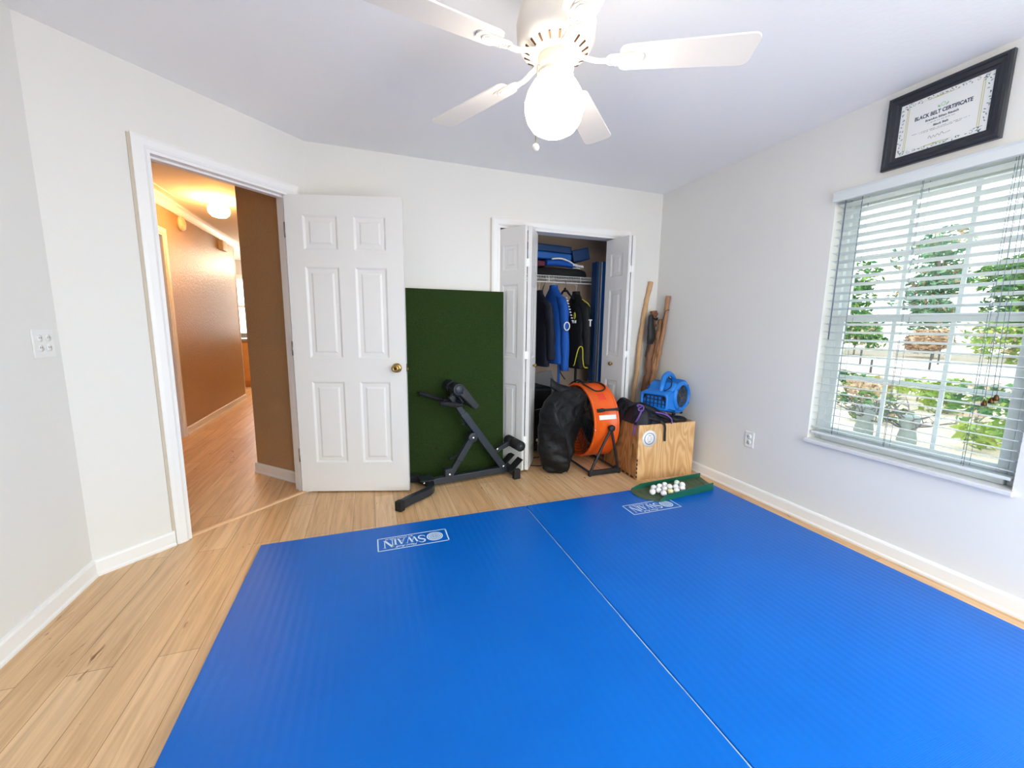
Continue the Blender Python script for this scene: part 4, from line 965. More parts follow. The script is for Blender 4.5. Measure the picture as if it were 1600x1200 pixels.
# ---------------------------------------------------------------- plywood jump box
pb = thing('plywood_box', (2.245, 2.78, 0), 'plywood jump box with a round white sticker, in the right corner', 'wooden box')
bx = V((0.537, -0.020, 0)).normalized(); by = V((-bx.y, bx.x, 0)); bo_ = V((1.976, 2.539, 0)); BW, BD, BH, tk = 0.537, 0.50, 0.452, 0.018
MB = basis(bo_, bx, by, (0, 0, 1))
def pan(name, x0, x1, y0, y1, z0, z1, m):
    g = G(); g.box(x0, x1, y0, y1, z0, z1, M=MB); return obj(name, g, m, pb, 0.0012, seg=1)
pan('front_panel', 0, BW, 0, tk, 0, BH, 'ply_front'); pan('back_panel', 0, BW, BD-tk, BD, 0, BH, 'ply_front')
pan('right_panel', BW-tk, BW, tk, BD-tk, 0, BH, 'ply_side'); pan('bottom_panel', tk, BW-tk, tk, BD-tk, 0, tk, 'ply_side'); pan('top_panel', tk, BW-tk, tk, BD-tk, BH-tk, BH, 'ply_side')
g = G()   # left panel with an upright hand slot cut through it
sy0, sy1, sz0, sz1 = 0.062, 0.086, 0.170, 0.285
holed(g, tk, BD-tk, 0, BH, sy0, sy1, sz0, sz1, lambda a, b, c, d: g.box(0, tk, a, b, c, d, M=MB)); lp = obj('side_panel', g, 'ply_side', pb)
for k in range(5): g = G(); y = 0.045 + k*0.062; g.box(-0.0008, 0.001, y, y+0.036, 0.004, 0.020, M=MB); obj('finger_joint', g, 'slot_dark', lp)
for k in range(5): g = G(); z = 0.02 + k*0.034; g.box(-0.0008, 0.004, -0.0008, tk*0.55, z, z+0.020, M=MB); obj('finger_joint', g, 'slot_dark', lp)
scn = V((0.100, 0, 0.338))
g = G(); g.lathe([(0.0, 0), (0.068, 0), (0.068, 0.0010), (0, 0.0010)], MB @ (scn + V((0, -0.0001, 0))), -by, 40); st = obj('round_sticker', g, 'label_white', pb)
g = G()
for k in range(48):
    a0, a1 = 2*PI*k/48, 2*PI*(k+1)/48
    for r0, r1 in ((0.0475, 0.0425),): g.poly([MB @ (scn + V((r*math.cos(t), -0.0016, r*math.sin(t)))) for r, t in ((r0, a0), (r1, a0), (r1, a1), (r0, a1))])
obj('sticker_ring', g, 'ink_navy', st)
g = G()
g.tube([MB @ (scn + V((0.019*math.cos(2*PI*k/24), -0.0016, 0.020*math.sin(2*PI*k/24)))) for k in range(24)], 0.0012, 5, close=True)
g.tube([MB @ (scn + V((x, -0.0016, z))) for x, z in ((-0.009, 0.010), (-0.009, -0.006), (0.0, -0.013), (0.009, -0.006), (0.009, 0.010))], 0.0012, 5)
for z in (-0.027, 0.027): g.beam(MB @ (scn + V((-0.014, -0.0016, z))), MB @ (scn + V((0.014, -0.0016, z))), 0.001, 0.004)
obj('sticker_mark', g, 'mat_grey', st)

# ---------------------------------------------------------------- dark bag heaped on the box
jb = thing('drawstring_bag', (2.16, 2.73, BH), 'crumpled dark navy bag with purple zip cords, heaped on plywood box', 'bag')
g = G(); nx_, ny_ = 44, 40; X_0, X_1, Y_0, Y_1 = 1.955, 2.440, 2.546, 2.960
def heap(x, y):
    u, v = (x-X_0)/(X_1-X_0), (y-Y_0)/(Y_1-Y_0)
    e = min(1, 7.0*u, 4.5*(1-u))*min(1, 5.5*v, 5*(1-v))
    e = max(e, 0)**0.45
    hh = 0.098 + 0.055*max(0, 1-2.1*u) - 0.058*max(0, u-0.46)*1.9 + 0.018*math.sin(9*v+4*u)
    hh += 0.030*noi((x, y, 0.3), 9, 2) + 0.026*(0.4-abs(noi((x*0.7+y*0.5, y, 0.1), 11, 7)))
    lim = 0.042 if u > 0.40 and v > 0.05 else 9   # pressed flat beneath the blower
    return BH + 0.003 + e*min(hh, lim + 0.05*max(0, 0.55-u)/0.15 if lim < 1 else 9)
top = [[V((X_0+(X_1-X_0)*i/nx_ + 0.012*noi((i*.3, j*.3, 0), 1), Y_0+(Y_1-Y_0)*j/ny_ + (0.030*noi((i*0.16, 3, 0), 1) if j < 6 else 0), 0)) for j in range(ny_+1)] for i in range(nx_+1)]
vs = [[g.bm.verts.new((p.x, max(p.y, 2.53), heap(X_0+(X_1-X_0)*i/nx_, Y_0+(Y_1-Y_0)*j/ny_))) for j, p in enumerate(r)] for i, r in enumerate(top)]
for i in range(nx_):
    for j in range(ny_): g.face([vs[i][j], vs[i+1][j], vs[i+1][j+1], vs[i][j+1]], 0, True)
edge = [vs[i][0] for i in range(nx_+1)] + [vs[nx_][j] for j in range(1, ny_+1)] + [vs[i][ny_] for i in range(nx_-1, -1, -1)] + [vs[0][j] for j in range(ny_-1, 0, -1)]
bot = [g.bm.verts.new((v.co.x, v.co.y, BH+0.001)) for v in edge]
for i in range(len(edge)): g.face([edge[i], bot[i], bot[(i+1) % len(edge)], edge[(i+1) % len(edge)]], 0, True)
g.face(list(reversed(bot)), 0)
obj('bag_body', g, 'nylon_navy', jb)
for pts, r0 in (([(1.985, 2.72, 0.575), (2.06, 2.66, 0.590), (2.13, 2.605, 0.560), (2.20, 2.570, 0.515), (2.27, 2.560, 0.490), (2.34, 2.575, 0.478)], 0.032), ([(2.00, 2.60, 0.520), (2.08, 2.565, 0.500), (2.18, 2.555, 0.480), (2.28, 2.556, 0.474)], 0.026)):
    ps = spline(pts, 5); rings = []
    g = G(); g.tube(ps, [r0*(0.75+0.5*abs(noi(p, 14, 3))+0.2*math.sin(PI*i/len(ps))) for i, p in enumerate(ps)], 16, flat=0.75); obj('bag_fold', g, 'nylon_navy', jb)
g = G(); rows = [(1.9635, 2.84, 0.56, 0.006, 0, 0, 0, 0.080, 0), (1.9635, 2.845, 0.46, 0.008, 0, 0, 0, 0.085, 0), (1.9635, 2.855, 0.34, 0.0085, 0, 0, 0, 0.07, 0), (1.9640, 2.865, 0.24, 0.008, 0, 0, 0, 0.05, 0), (1.9645, 2.87, 0.18, 0.004, 0, 0, 0, 0.02, 0)]
g.loft(lumpy(smooth_rows(rows, 4), 24, 0.002, 9, 3, 0.001, 2)); obj('hanging_end', g, 'nylon_navy', jb)
def cord(pts, r=0.0055, m='cord_purple', nm='zip_cord'):
    g = G(); g.tube(spline(pts, 6), r, 8); return obj(nm, g, m, jb)
cord([(1.985, 2.575, 0.592), (1.972, 2.575, 0.606), (1.990, 2.560, 0.612), (2.012, 2.550, 0.596), (2.004, 2.545, 0.572), (1.984, 2.556, 0.566), (1.980, 2.568, 0.580), (2.0, 2.556, 0.60)])
cord([(1.996, 2.548, 0.575), (1.980, 2.552, 0.53), (1.966, 2.572, 0.47), (1.967, 2.588, 0.41), (1.967, 2.598, 0.362)], 0.007)
cord([(2.135, 2.555, 0.545), (2.19, 2.530, 0.535), (2.232, 2.522, 0.515), (2.262, 2.518, 0.490), (2.270, 2.517, 0.465), (2.262, 2.512, 0.455)])
cord([(2.215, 2.545, 0.545), (2.235, 2.525, 0.520), (2.258, 2.518, 0.492)], 0.0045)
g = G(); ps = spline([(2.150, 2.545, 0.478), (2.185, 2.523, 0.464), (2.204, 2.516, 0.435), (2.208, 2.516, 0.37), (2.211, 2.516, 0.312)], 5); g.tube(ps, 0.0105, 8, flat=0.25, up=(0, 1, 0.02)); obj('strap', g, 'rubber_black', jb)
g = G(); g.loft(lumpy(smooth_rows([(2.29, 2.575, 0.470, 0, 0.03, 0, 0, 0, 0.020), (2.36, 2.565, 0.476, 0, 0.05, 0, 0, 0, 0.024), (2.42, 2.560, 0.472, 0, 0.04, 0, 0, 0, 0.018), (2.445, 2.56, 0.462, 0, 0.015, 0, 0, 0, 0.008)], 4), 20, 0.008, 16, 8, 0.008, 2)); obj('bag_corner', g, 'nylon_black', jb)

# ---------------------------------------------------------------- blue air mover
am = thing('air_mover', (2.375, 2.70, 0.50), 'blue carpet drying blower on the plywood box by the window wall', 'air blower')
al = math.radians(18); o_ = V((-math.cos(al), -math.sin(al), 0)); n_ = V((math.sin(al), -math.cos(al), 0)); AC = V((2.375, 2.695, 0.652)); Zv = V((0, 0, 1))
def AP(o, n, z): return AC + o_*o + n_*n + Zv*z
R0 = 0.142
prof = []
for i in range(31):
    a = math.radians(62 - 305*i/30); r = R0*(1.0 + 0.06*(i/30)); prof.append((r*math.cos(a), r*math.sin(a)))
prof += [(0.085, -0.128), (0.150, -0.112), (0.198, -0.098), (0.214, -0.080), (0.206, 0.030), (0.188, 0.046), (0.150, 0.052), (0.110, 0.066), (0.085, 0.100)]
prof = [p for p in prof if not (p[0] > 0.02 and p[1] < -0.10 and False)]
g = G(); secs = ((-0.118, 0.86), (-0.112, 0.94), (-0.095, 0.99), (-0.06, 1.0), (0.06, 1.0), (0.092, 0.985), (0.108, 0.93), (0.114, 0.84))
rings = [[AP(o*s, n, z*s) for o, z in prof] for n, s in secs]; g.loft(rings, 0, True); obj('housing', g, 'blue_plastic', am)
g = G(); g.lathe([(0.122, 0), (0.120, 0.014), (0.112, 0.022), (0.098, 0.024), (0.092, 0.016), (0.092, 0.0)], AP(0, 0.108, 0.004), n_, 48, cap=False); obj('intake_ring', g, 'blue_plastic', am)
g = G(); g.lathe([(0.0, 0), (0.094, 0), (0.094, 0.004), (0, 0.004)], AP(0, 0.110, 0.004), n_, 40)
ig = obj('intake_grille', g, 'rubber_black', am)
g = G()
for r in (0.018, 0.034, 0.050, 0.066, 0.082):
    g.tube([AP(r*math.cos(2*PI*k/32), 0.119, 0.004 + r*math.sin(2*PI*k/32)) for k in range(32)], 0.0030, 6, close=True)
for k in range(8):
    a = PI*k/4; g.tube([AP(0.010*math.cos(a), 0.119, 0.004+0.010*math.sin(a)), AP(0.091*math.cos(a+0.3), 0.117, 0.004+0.091*math.sin(a+0.3))], 0.0026, 6)
obj('grille_wire', g, 'grille_grey', ig)
# outlet nozzle: rounded rim round a dark mouth with a grid
def rr(hn, hz, r, n=6):
    out = []
    for (sn, sz, a0) in ((1, 1, 0), (-1, 1, PI/2), (-1, -1, PI), (1, -1, 1.5*PI)):
        for i in range(n+1): a = a0 + PI/2*i/n; out.append((sn*(hn-r)+r*math.cos(a), sz*(hz-r)+r*math.sin(a)))
    return out
oc_z = -0.028
g = G(); rings = [[AP(o, n, oc_z + z) for n, z in rr(hn, hz, rad)] for o, hn, hz, rad in ((0.150, 0.112, 0.070, 0.030), (0.212, 0.124, 0.070, 0.030), (0.222, 0.122, 0.066, 0.028), (0.224, 0.112, 0.056, 0.024), (0.216, 0.104, 0.048, 0.020), (0.170, 0.100, 0.044, 0.018))]; g.loft(rings, 0, True, False); nz = obj('outlet_nozzle', g, 'blue_plastic', am)
g = G(); g.loft([[AP(o, n, oc_z + z) for n, z in rr(0.102, 0.046, 0.018)] for o in (0.206, 0.2075)], 0, False); obj('outlet_mouth', g, 'rubber_black', nz)
g = G()
for n in (-0.07, -0.035, 0.0, 0.035, 0.07): g.beam(AP(0.212, n, oc_z-0.046), AP(0.212, n, oc_z+0.046), 0.008, 0.006, o_)
for z in (-0.018, 0.014): g.beam(AP(0.213, -0.10, oc_z+z), AP(0.213, 0.10, oc_z+z), 0.007, 0.006, o_)
obj('outlet_grid', g, 'blue_plastic_dark', nz)
g = G(); hp = spline([AP(0.150, 0.02, 0.045), AP(0.135, 0.02, 0.095), AP(0.085, 0.0, 0.150), AP(0.02, -0.01, 0.176), AP(-0.05, -0.02, 0.168), AP(-0.100, -0.02, 0.128), AP(-0.115, -0.02, 0.085)], 6); g.tube(hp, 0.0185, 14, flat=1.2); obj('handle', g, 'blue_plastic', am)
g = G(); g.tube(spline([AP(0.165, 0.06, 0.055), AP(0.12, 0.085, 0.088), AP(0.07, 0.06, 0.135), AP(0.03, 0.01, 0.148), AP(-0.02, -0.02, 0.149)], 6), 0.0042, 6); obj('power_lead', g, 'rubber_black', am)
for o, n in ((0.05, 0.085), (-0.06, 0.085), (0.05, -0.085), (-0.06, -0.085)):
    g = G(); g.lathe([(0.014, 0.0), (0.014, 0.026), (0, 0.026)], AP(o, n, -0.152), (0, 0, 1), 12); obj('foot', g, 'rubber_black', am)
for a in (35, 125, 215, 305):
    g = G(); g.lathe([(0.005, 0), (0.005, 0.003), (0, 0.003)], AP(0.108*math.cos(math.radians(a)), 0.130, 0.004+0.108*math.sin(math.radians(a))), n_, 8); obj('screw', g, 'rubber_black', am)

# ---------------------------------------------------------------- walking sticks in the corner
def stick(pts, rads, m, label, wob=0.004, sd=1.0, kn=0.22):
    ps = spline(pts, 14); N = len(ps); rr_ = []
    for i, p in enumerate(ps):
        t = i/(N-1); r = rads[0] + (rads[1]-rads[0])*t; rr_.append(r*(1+kn*noi(p, 16, sd)+kn*0.8*max(0, noi(p, 34, sd+9))))
    ps = [p + V((noi(p, 7, sd), noi(p, 7, sd+3), 0))*wob for p in ps]
    b = thing('walking_stick', (pts[0][0], pts[0][1], 0), label, 'walking stick', 'walking sticks in the corner')
    g = G(); g.tube(ps, rr_, 12); s = obj('shaft', g, m, b); return b, ps
stick([(2.325, 3.110, 0.001), (2.320, 3.11, 0.30), (2.338, 3.115, 0.62), (2.372, 3.13, 0.80), (2.400, 3.15, 1.05), (2.445, 3.165, 1.36), (2.498, 3.172, 1.632)], (0.017, 0.021), 'stick_pale', 'tall pale peeled walking stick, tallest and leftmost in the corner', 0.003, 1)
s2, p2 = stick([(2.410, 3.075, 0.001), (2.420, 3.08, 0.4), (2.438, 3.085, 0.66), (2.470, 3.09, 0.92), (2.492, 3.10, 1.15), (2.512, 3.125, 1.362)], (0.023, 0.026), 'stick_brown', 'knotty brown walking stick with a black leather pouch tied to its top', 0.014, 2, 0.5)
g = G()
g.tube([V((2.490 + 0.020*k/60 + 0.024*math.cos(k*0.42), 3.100 + 0.010*k/60 + 0.024*math.sin(k*0.42), 1.13 + 0.215*k/60)) for k in range(61)], [0.010 + 0.004*math.sin(k*0.9) for k in range(61)], 8)
obj('carved_knot', g, 'stick_brown', s2)
g = G()
g.loft(lumpy(smooth_rows([(2.440, 3.070, 1.06, 0.020, 0, 0, 0, 0.014, 0), (2.452, 3.058, 1.10, 0.040, 0, 0, 0, 0.022, 0), (2.447, 3.055, 1.17, 0.042, 0, 0, 0, 0.022, 0), (2.440, 3.058, 1.25, 0.030, 0, 0, 0, 0.018, 0), (2.440, 3.065, 1.31, 0.024, 0, 0, 0, 0.014, 0), (2.452, 3.075, 1.335, 0.008, 0, 0, 0, 0.006, 0)], 4), 22, 0.014, 20, 6, 0.010, 2))
po = obj('leather_pouch', g, 'leather_black', s2)
g = G(); g.tube(spline([(2.470, 3.065, 1.30), (2.505, 3.060, 1.285), (2.530, 3.085, 1.30)], 5), 0.006, 6); g.tube(spline([(2.435, 3.062, 1.10), (2.415, 3.060, 1.02), (2.400, 3.06, 0.94)], 5), [0.008]*5+[0.006]*5+[0.002], 6); g.tube(spline([(2.452, 3.05, 1.32), (2.456, 3.045, 1.20), (2.462, 3.048, 1.06)], 5), 0.004, 6); obj('thong', g, 'leather_black', po)
stick([(2.490, 3.062, 0.001), (2.493, 3.064, 0.36), (2.490, 3.066, 0.60), (2.504, 3.070, 0.80), (2.530, 3.08, 1.03), (2.558, 3.085, 1.20), (2.572, 3.092, 1.285)], (0.020, 0.023), 'stick_tan', 'shortest walking stick with a crooked tan top, right of the pouch', 0.012, 3, 0.5)
s4, p4 = stick([(2.542, 3.130, 0.001), (2.546, 3.12, 0.40), (2.550, 3.110, 0.70), (2.562, 3.07, 0.98), (2.566, 3.035, 1.22), (2.566, 3.005, 1.497)], (0.020, 0.019), 'stick_tan', 'tan walking stick with a dark wrist cord, rightmost in the corner', 0.004, 4)
g = G(); g.tube(spline([(2.584, 3.005, 1.37), (2.566, 2.985, 1.372), (2.546, 3.0, 1.36), (2.538, 3.01, 1.30), (2.530, 3.03, 1.16), (2.512, 3.045, 1.02), (2.495, 3.06, 0.86), (2.48, 3.075, 0.70)], 6), 0.0028, 6); obj('wrist_cord', g, 'leather_black', s4)

# ---------------------------------------------------------------- closet: wire shelf
ws = thing('wire_shelf', (1.65, 3.75, 1.69), 'white wire closet shelf with hanging rail', 'shelf')
SZ = 1.692; SX0, SX1 = 0.724, 2.592
g = G()
for y, z in ((3.592, SZ), (3.592, SZ-0.030), (3.70, SZ-0.004), (3.80, SZ-0.004), (3.892, SZ-0.004)): g.tube([(SX0, y, z), (SX1, y, z)], 0.0036, 6)
for k in range(70):
    x = SX0 + 0.012 + k*0.0268; g.tube([(x, 3.893, SZ), (x, 3.592, SZ+0.003), (x, 3.590, SZ-0.030)], 0.0015, 4)
obj('shelf_wires', g, 'wire_white', ws)
g = G(); g.tube([(SX0, 3.585, 1.632), (SX1, 3.585, 1.632)], 0.0055, 8); obj('hanging_rail', g, 'wire_white', ws)
for x in (1.650, 1.990):
    g = G(); g.tube(spline([(x, 3.592, SZ), (x, 3.582, SZ-0.03), (x, 3.585, 1.632)], 3), 0.0042, 6); obj('rail_hook', g, 'wire_white', ws)
for x in (1.637, 2.25):
    g = G(); g.tube([(x, 3.600, SZ-0.006), (x, 3.896, 1.360)], 0.0065, 6); obj('shelf_brace', g, 'steel', ws)

# ---- things on the shelf
bf = thing('folded_foam_mat', (1.68, 3.72, SZ), 'blue folded foam mat lying on top of the closet shelf at the left', 'foam mat')
def slabx(g, x0, x1, y0, y1, z0, z1, tilt=0.0, mi=0):
    M = Matrix.Translation((x0, y0, z0)) @ Matrix.Rotation(tilt, 4, 'Y'); g.box(0, x1-x0, 0, y1-y0, 0, z1-z0, mi, M)
g = G(); slabx(g, 1.33, 1.895, 3.600, 3.86, 1.858, 1.925, 0.03); obj('lower_fold', g, 'mat_blue', bf, 0.016, seg=3)
g = G(); slabx(g, 1.33, 1.895, 3.604, 3.86, 1.927, 1.995, 0.03); obj('upper_fold', g, 'mat_blue_dark', bf, 0.016, seg=3)
b2 = thing('foam_block', (2.0, 3.72, SZ), 'dark blue foam block propped at a slant on the shelf, right of folded mat', 'foam block')
g = G(); M = Matrix.Translation((1.925, 3.61, 1.834)) @ Matrix.Rotation(math.radians(-13), 4, 'Y'); g.box(0, 0.185, 0, 0.2, 0, 0.115, 0, M); obj('block', g, 'mat_blue_dark', b2, 0.01)
def cloth_pile(name, x0, x1, y0, y1, z0, z1, m, label, cat, sd, amp=0.016):
    r = thing(name, ((x0+x1)/2, (y0+y1)/2, z0), label, cat)
    keys = []
    for t, k in ((0.0, 0.90), (0.10, 1.0), (0.45, 1.0), (0.8, 0.96), (0.95, 0.86), (1.0, 0.6)): keys.append(((x0+x1)/2, (y0+y1)/2, z0 + (z1-z0)*t, (x1-x0)/2*k, 0, 0, 0, (y1-y0)/2*k, 0))
    g = G(); g.loft(lumpy(smooth_rows(keys, 4), 44, amp, 9, sd, amp, 5)); obj('cloth', g, m, r); return r
cloth_pile('folded_clothes', 1.54, 2.08, 3.60, 3.86, SZ+0.004, 1.775, 'jacket_black', 'heap of folded black clothing along the closet shelf', 'clothes', 3)
cloth_pile('maroon_sweater', 1.54, 1.635, 3.62, 3.83, 1.782, 1.836, 'maroon', 'maroon patterned sweater folded under the blue foam mat', 'clothes', 6)
jr = thing('folded_jersey', (1.78, 3.62, 1.776), 'blue jersey with a white band spilling over the shelf clothes', 'jersey')
rows = [(1.62, 3.615, 1.812, 0, 0.045, 0, 0, 0, 0.028), (1.70, 3.605, 1.816, 0, 0.05, 0, 0, 0, 0.028), (1.79, 3.602, 1.812, 0, 0.05, 0, 0, 0, 0.028), (1.87, 3.602, 1.800, 0, 0.045, 0, 0, 0, 0.022), (1.93, 3.605, 1.787, 0, 0.03, 0, 0, 0, 0.010)]
g = G(); g.loft(lumpy(smooth_rows(rows, 5), 24, 0.006, 14, 2, 0.006, 2.4)); obj('cloth', g, 'jacket_blue', jr)
g = G(); ps = spline([(1.66, 3.560, 1.842), (1.74, 3.553, 1.850), (1.82, 3.553, 1.836), (1.88, 3.556, 1.812), (1.93, 3.562, 1.790)], 6); g.tube(ps, [0.014]*12+[0.012]*6+[0.008]*7, 10, flat=0.6); obj('white_band', g, 'thread_white', jr)
g = G(); rn = random.Random(9)
for k in range(7): x = 1.885 + k*0.017; g.beam((x, 3.556, 1.800-0.002*k), (x+0.011, 3.556, 1.802-0.002*k), 0.006, 0.022, (0, 0.2, 1))
for k in range(4): x = 1.885 + k*0.02; g.tube([(x, 3.556, 1.775), (x+0.018, 3.556, 1.770-0.002*k)], 0.004, 5)
obj('lettering', g, 'thread_white', jr)
cb = thing('cardboard_box', (1.47, 3.70, SZ), 'small brown cardboard box at the left end of shelf clothes', 'box')
g = G(); g.box(1.405, 1.525, 3.612, 3.80, SZ+0.004, 1.825); obj('carton', g, 'cardboard', cb, 0.003)
g = G(); g.box(1.455, 1.48, 3.611, 3.802, SZ+0.004, 1.8256); obj('tape', g, 'threshold_oak', cb)

# ---- tall folded mat standing at the right
tm = thing('standing_mat', (2.20, 3.51, 0), 'tall blue folded gym mat standing upright in the closet', 'gym mat')
xs = (2.098, 2.120, 2.146, 2.300); ms = ('mat_blue_dark', 'mat_grey', 'mat_blue')
for i in range(3):
    g = G(); g.box(xs[i], xs[i+1]-0.003, 3.455+(0.010 if i < 2 else 0), 3.565, 0, 1.835-(0.01 if i == 1 else 0)); obj('mat_panel', g, ms[i], tm, 0.006)
g = G(); g.box(2.143, 2.149, 3.451, 3.460, 0.01, 1.83); obj('edge_binding', g, 'label_white', tm)
g = G(); g.box(2.255, 2.285, 3.452, 3.456, 1.62, 1.70); obj('care_label', g, 'label_white', tm)

# ---- garments on hangers
def hanger_geo(x, y, yaw, z=1.545, hw=0.20, wire=True):
    """hook on the rail, sloping arms along the yaw direction"""
    d = V((math.cos(yaw), math.sin(yaw), 0)); c = V((x, 3.585, 0))
    hook = [c + V((0, 0, 1.600)) , c + d*0.018 + V((0, 0, 1.606)), c + d*0.021 + V((0, 0, 1.630)), c + d*0.004 + V((0, 0, 1.6425)), c - d*0.014 + V((0, 0, 1.636)), c - d*0.012 + V((0, 0, 1.612)), c + V((0, 0, 1.585)), c + V((0, 0, z+0.01))]
    return d, c, hook[1:]
def garment(name, x, yaw, zt, zb, hw, th, m, label, cat, sd, sleeve_z, flare=1.12, rail=True):
    r = thing(name, (x, 3.585, zb), label, cat)
    d, c, hook = hanger_geo(x, 3.585, yaw, zt+0.01); e = V((-d.y, d.x, 0))
    g = G(); g.tube(spline(hook, 4), 0.0020, 6); obj('hanger_hook', g, 'wire_white', r)
    keys = []
    for z, w, q in ((zb, flare, 1.0), (zb+0.16, 1.06, 0.95), (zb+0.36, 1.0, 0.9), (zt-0.20, 0.99, 0.82), (zt-0.12, 0.93, 0.70), (zt-0.075, 0.72, 0.60), (zt-0.035, 0.44, 0.52), (zt-0.012, 0.29, 0.50), (zt+0.012, 0.27, 0.48)):
        p = c + V((0, 0, z)); keys.append(tuple(p) + tuple(d*hw*w) + tuple(e*th*q))
    g = G(); g.loft(lumpy(smooth_rows(keys, 6), 56, 0.014, 6, sd, 0.034, 2.1)); body = obj('body', g, m, r)
    for s in (-1, 1):
        zs = zt - 0.105
        pts = [c + d*(s*hw*0.62) + V((0, 0, zs+0.015)), c + d*(s*hw*0.98) - e*0.008 + V((0, 0, zs-0.05)), c + d*(s*hw*1.12) - e*0.022 + V((0, 0, zs-0.26)), c + d*(s*hw*1.14) - e*0.030 + V((0, 0, sleeve_z))]
        ps = spline(pts, 8); rings = []
        for i, p in enumerate(ps):
            t = i/(len(ps)-1); ra, rb_ = (0.030 + 0.032*min(1, i/7.0) - 0.010*t), (0.024 + 0.012*min(1, i/7.0))
            ring = []
            for k in range(26):
                a_ = 2*PI*k/26; v = d*(ra*math.cos(a_)) + e*(rb_*math.sin(a_)); q = p + v
                ring.append(q + v.normalized()*(0.010*noi(q, 15, sd+s) + 0.012*(0.4-abs(noi((q.x, q.y*1.5, q.z*0.8), 18, sd+4)))) )
            rings.append(ring)
        g = G(); g.loft(rings); obj('sleeve', g, m, r)
    return r, d, e, c
HWY = PI/2
j0, _, _, _ = garment('dark_jacket', 1.548, HWY, 1.535, 0.84, 0.20, 0.055, 'jacket_navy', 'dark navy jacket hanging leftmost in the closet', 'jacket', 1, 0.90)
j1, d, e, c = garment('blue_jacket', 1.700, HWY, 1.590, 0.86, 0.185, 0.070, 'jacket_blue', 'bright blue jacket hanging in the closet', 'jacket', 4, 0.80)
g = G(); rn = random.Random(4)   # white stitched lettering and ring badge on the near shoulder and sleeve
for k in range(9):
    p = V((1.728 + 0.004*k, 3.585-0.155-0.0085*k - 0.055, 1.475 - 0.026*k)); g.beam(p, p + V((0.014, -0.002, -0.006)), 0.006, 0.014, (0, -1, 0.3))
p0 = V((1.712, 3.308, 1.215)); g.tube([p0 + V((0.024*math.cos(2*PI*k/20), -0.006*math.cos(2*PI*k/20), 0.036*math.sin(2*PI*k/20))) for k in range(20)], 0.0055, 6, close=True)
obj('badge', g, 'thread_white', j1)
j2, d, e, c = garment('black_jacket', 1.945, HWY, 1.540, 0.805, 0.165, 0.066, 'jacket_black', 'black jacket with yellow trim hanging right of the black hanger', 'jacket', 7, 0.84)
g = G(); p = V((1.868, 3.46, 1.315)); g.ball(p, (0.006, 0.024, 0.034), 12, 8); obj('yellow_crest', g, 'thread_yellow', j2)
g = G(); 
for yy in (3.485, 3.455, 3.435): g.box(1.862, 1.870, yy-0.008, yy+0.006, 1.245, 1.272)
obj('crest_lettering', g, 'thread_white', j2)
g = G(); g.box(1.950, 1.986, 3.328, 3.338, 1.270, 1.280); g.box(1.963, 1.973, 3.328, 3.338, 1.215, 1.272); obj('sleeve_letter', g, 'thread_white', j2)
g = G(); g.tube(spline([(1.874, 3.46, 0.835), (1.868, 3.43, 0.85), (1.872, 3.405, 0.93), (1.885, 3.392, 1.00), (1.905, 3.385, 1.025), (1.925, 3.38, 1.0), (1.93, 3.378, 0.90), (1.945, 3.375, 0.83), (1.985, 3.375, 0.82)], 6), 0.0045, 6); g.tube(spline([(1.932, 3.44, 1.47), (1.962, 3.40, 1.44), (1.985, 3.375, 1.40)], 4), 0.004, 5); obj('yellow_piping', g, 'thread_yellow', j2)
hg = thing('clothes_hanger', (1.822, 3.585, 1.63), 'empty black plastic hanger between the blue and black jackets', 'hanger')
d, c, hook = hanger_geo(1.822, 3.585, HWY, 1.555)
g = G(); g.tube(spline(hook, 4), 0.0024, 6); obj('hook', g, 'steel', hg)
g = G(); cc = V((1.822, 3.585, 0))
for s in (-1, 1): g.tube(spline([cc + V((0, 0, 1.560)), cc + d*(s*0.045) + V((0, 0, 1.550)), cc + d*(s*0.105) + V((0, 0, 1.508)), cc + d*(s*0.185) + V((0, 0, 1.470))], 5), [0.014]*5 + [0.012]*5 + [0.010]*6, 10, flat=0.7)
g.tube([cc + V((0, 0, 1.545)), cc + V((0, 0, 1.585))], [0.020, 0.008], 10); obj('arms', g, 'vinyl_black', hg)
for x, y, z1, m, lab in ((1.772, 3.57, 0.83, 'jacket_blue', 'blue cloth belt dangling below the blue jacket'), (1.955, 3.56, 0.80, 'jacket_black', 'black cloth belt dangling below the black jacket')):
    b = G(); b.box(x-0.013, x+0.013, y-0.003, y+0.003, 0.46, z1 + 0.03); o = obj('cloth_belt', b, m, None, base=(x, y, 0.46)); tag(o, lab, 'belt')
# ---- luggage and board at the closet floor
lg = thing('suitcase', (1.54, 3.52, 0), 'black soft suitcase standing at the left of the closet floor', 'suitcase')
Ms = Matrix.Translation((1.415, 3.40, 0.022)) @ Matrix.Rotation(math.radians(8), 4, 'Z')
g = G(); g.box(0, 0.235, 0, 0.40, 0, 0.62, M=Ms); obj('case_body', g, 'nylon_black', lg, 0.03, seg=3)
g = G(); g.box(0.02, 0.215, -0.012, 0.0, 0.06, 0.40, M=Ms); g.box(-0.012, 0.0, 0.03, 0.37, 0.06, 0.50, M=Ms); obj('pocket', g, 'nylon_black', lg, 0.012)
g = G(); g.tube([Ms @ V(p) for p in ((0.03, -0.013, 0.41), (0.12, -0.014, 0.42), (0.21, -0.013, 0.41))], 0.003, 6); obj('zip', g, 'bolt_chrome', lg)
g = G(); g.beam(Ms @ V((0.20, -0.016, 0.41)), Ms @ V((0.20, -0.02, 0.36)), 0.010, 0.003); obj('zip_pull', g, 'bolt_chrome', lg)
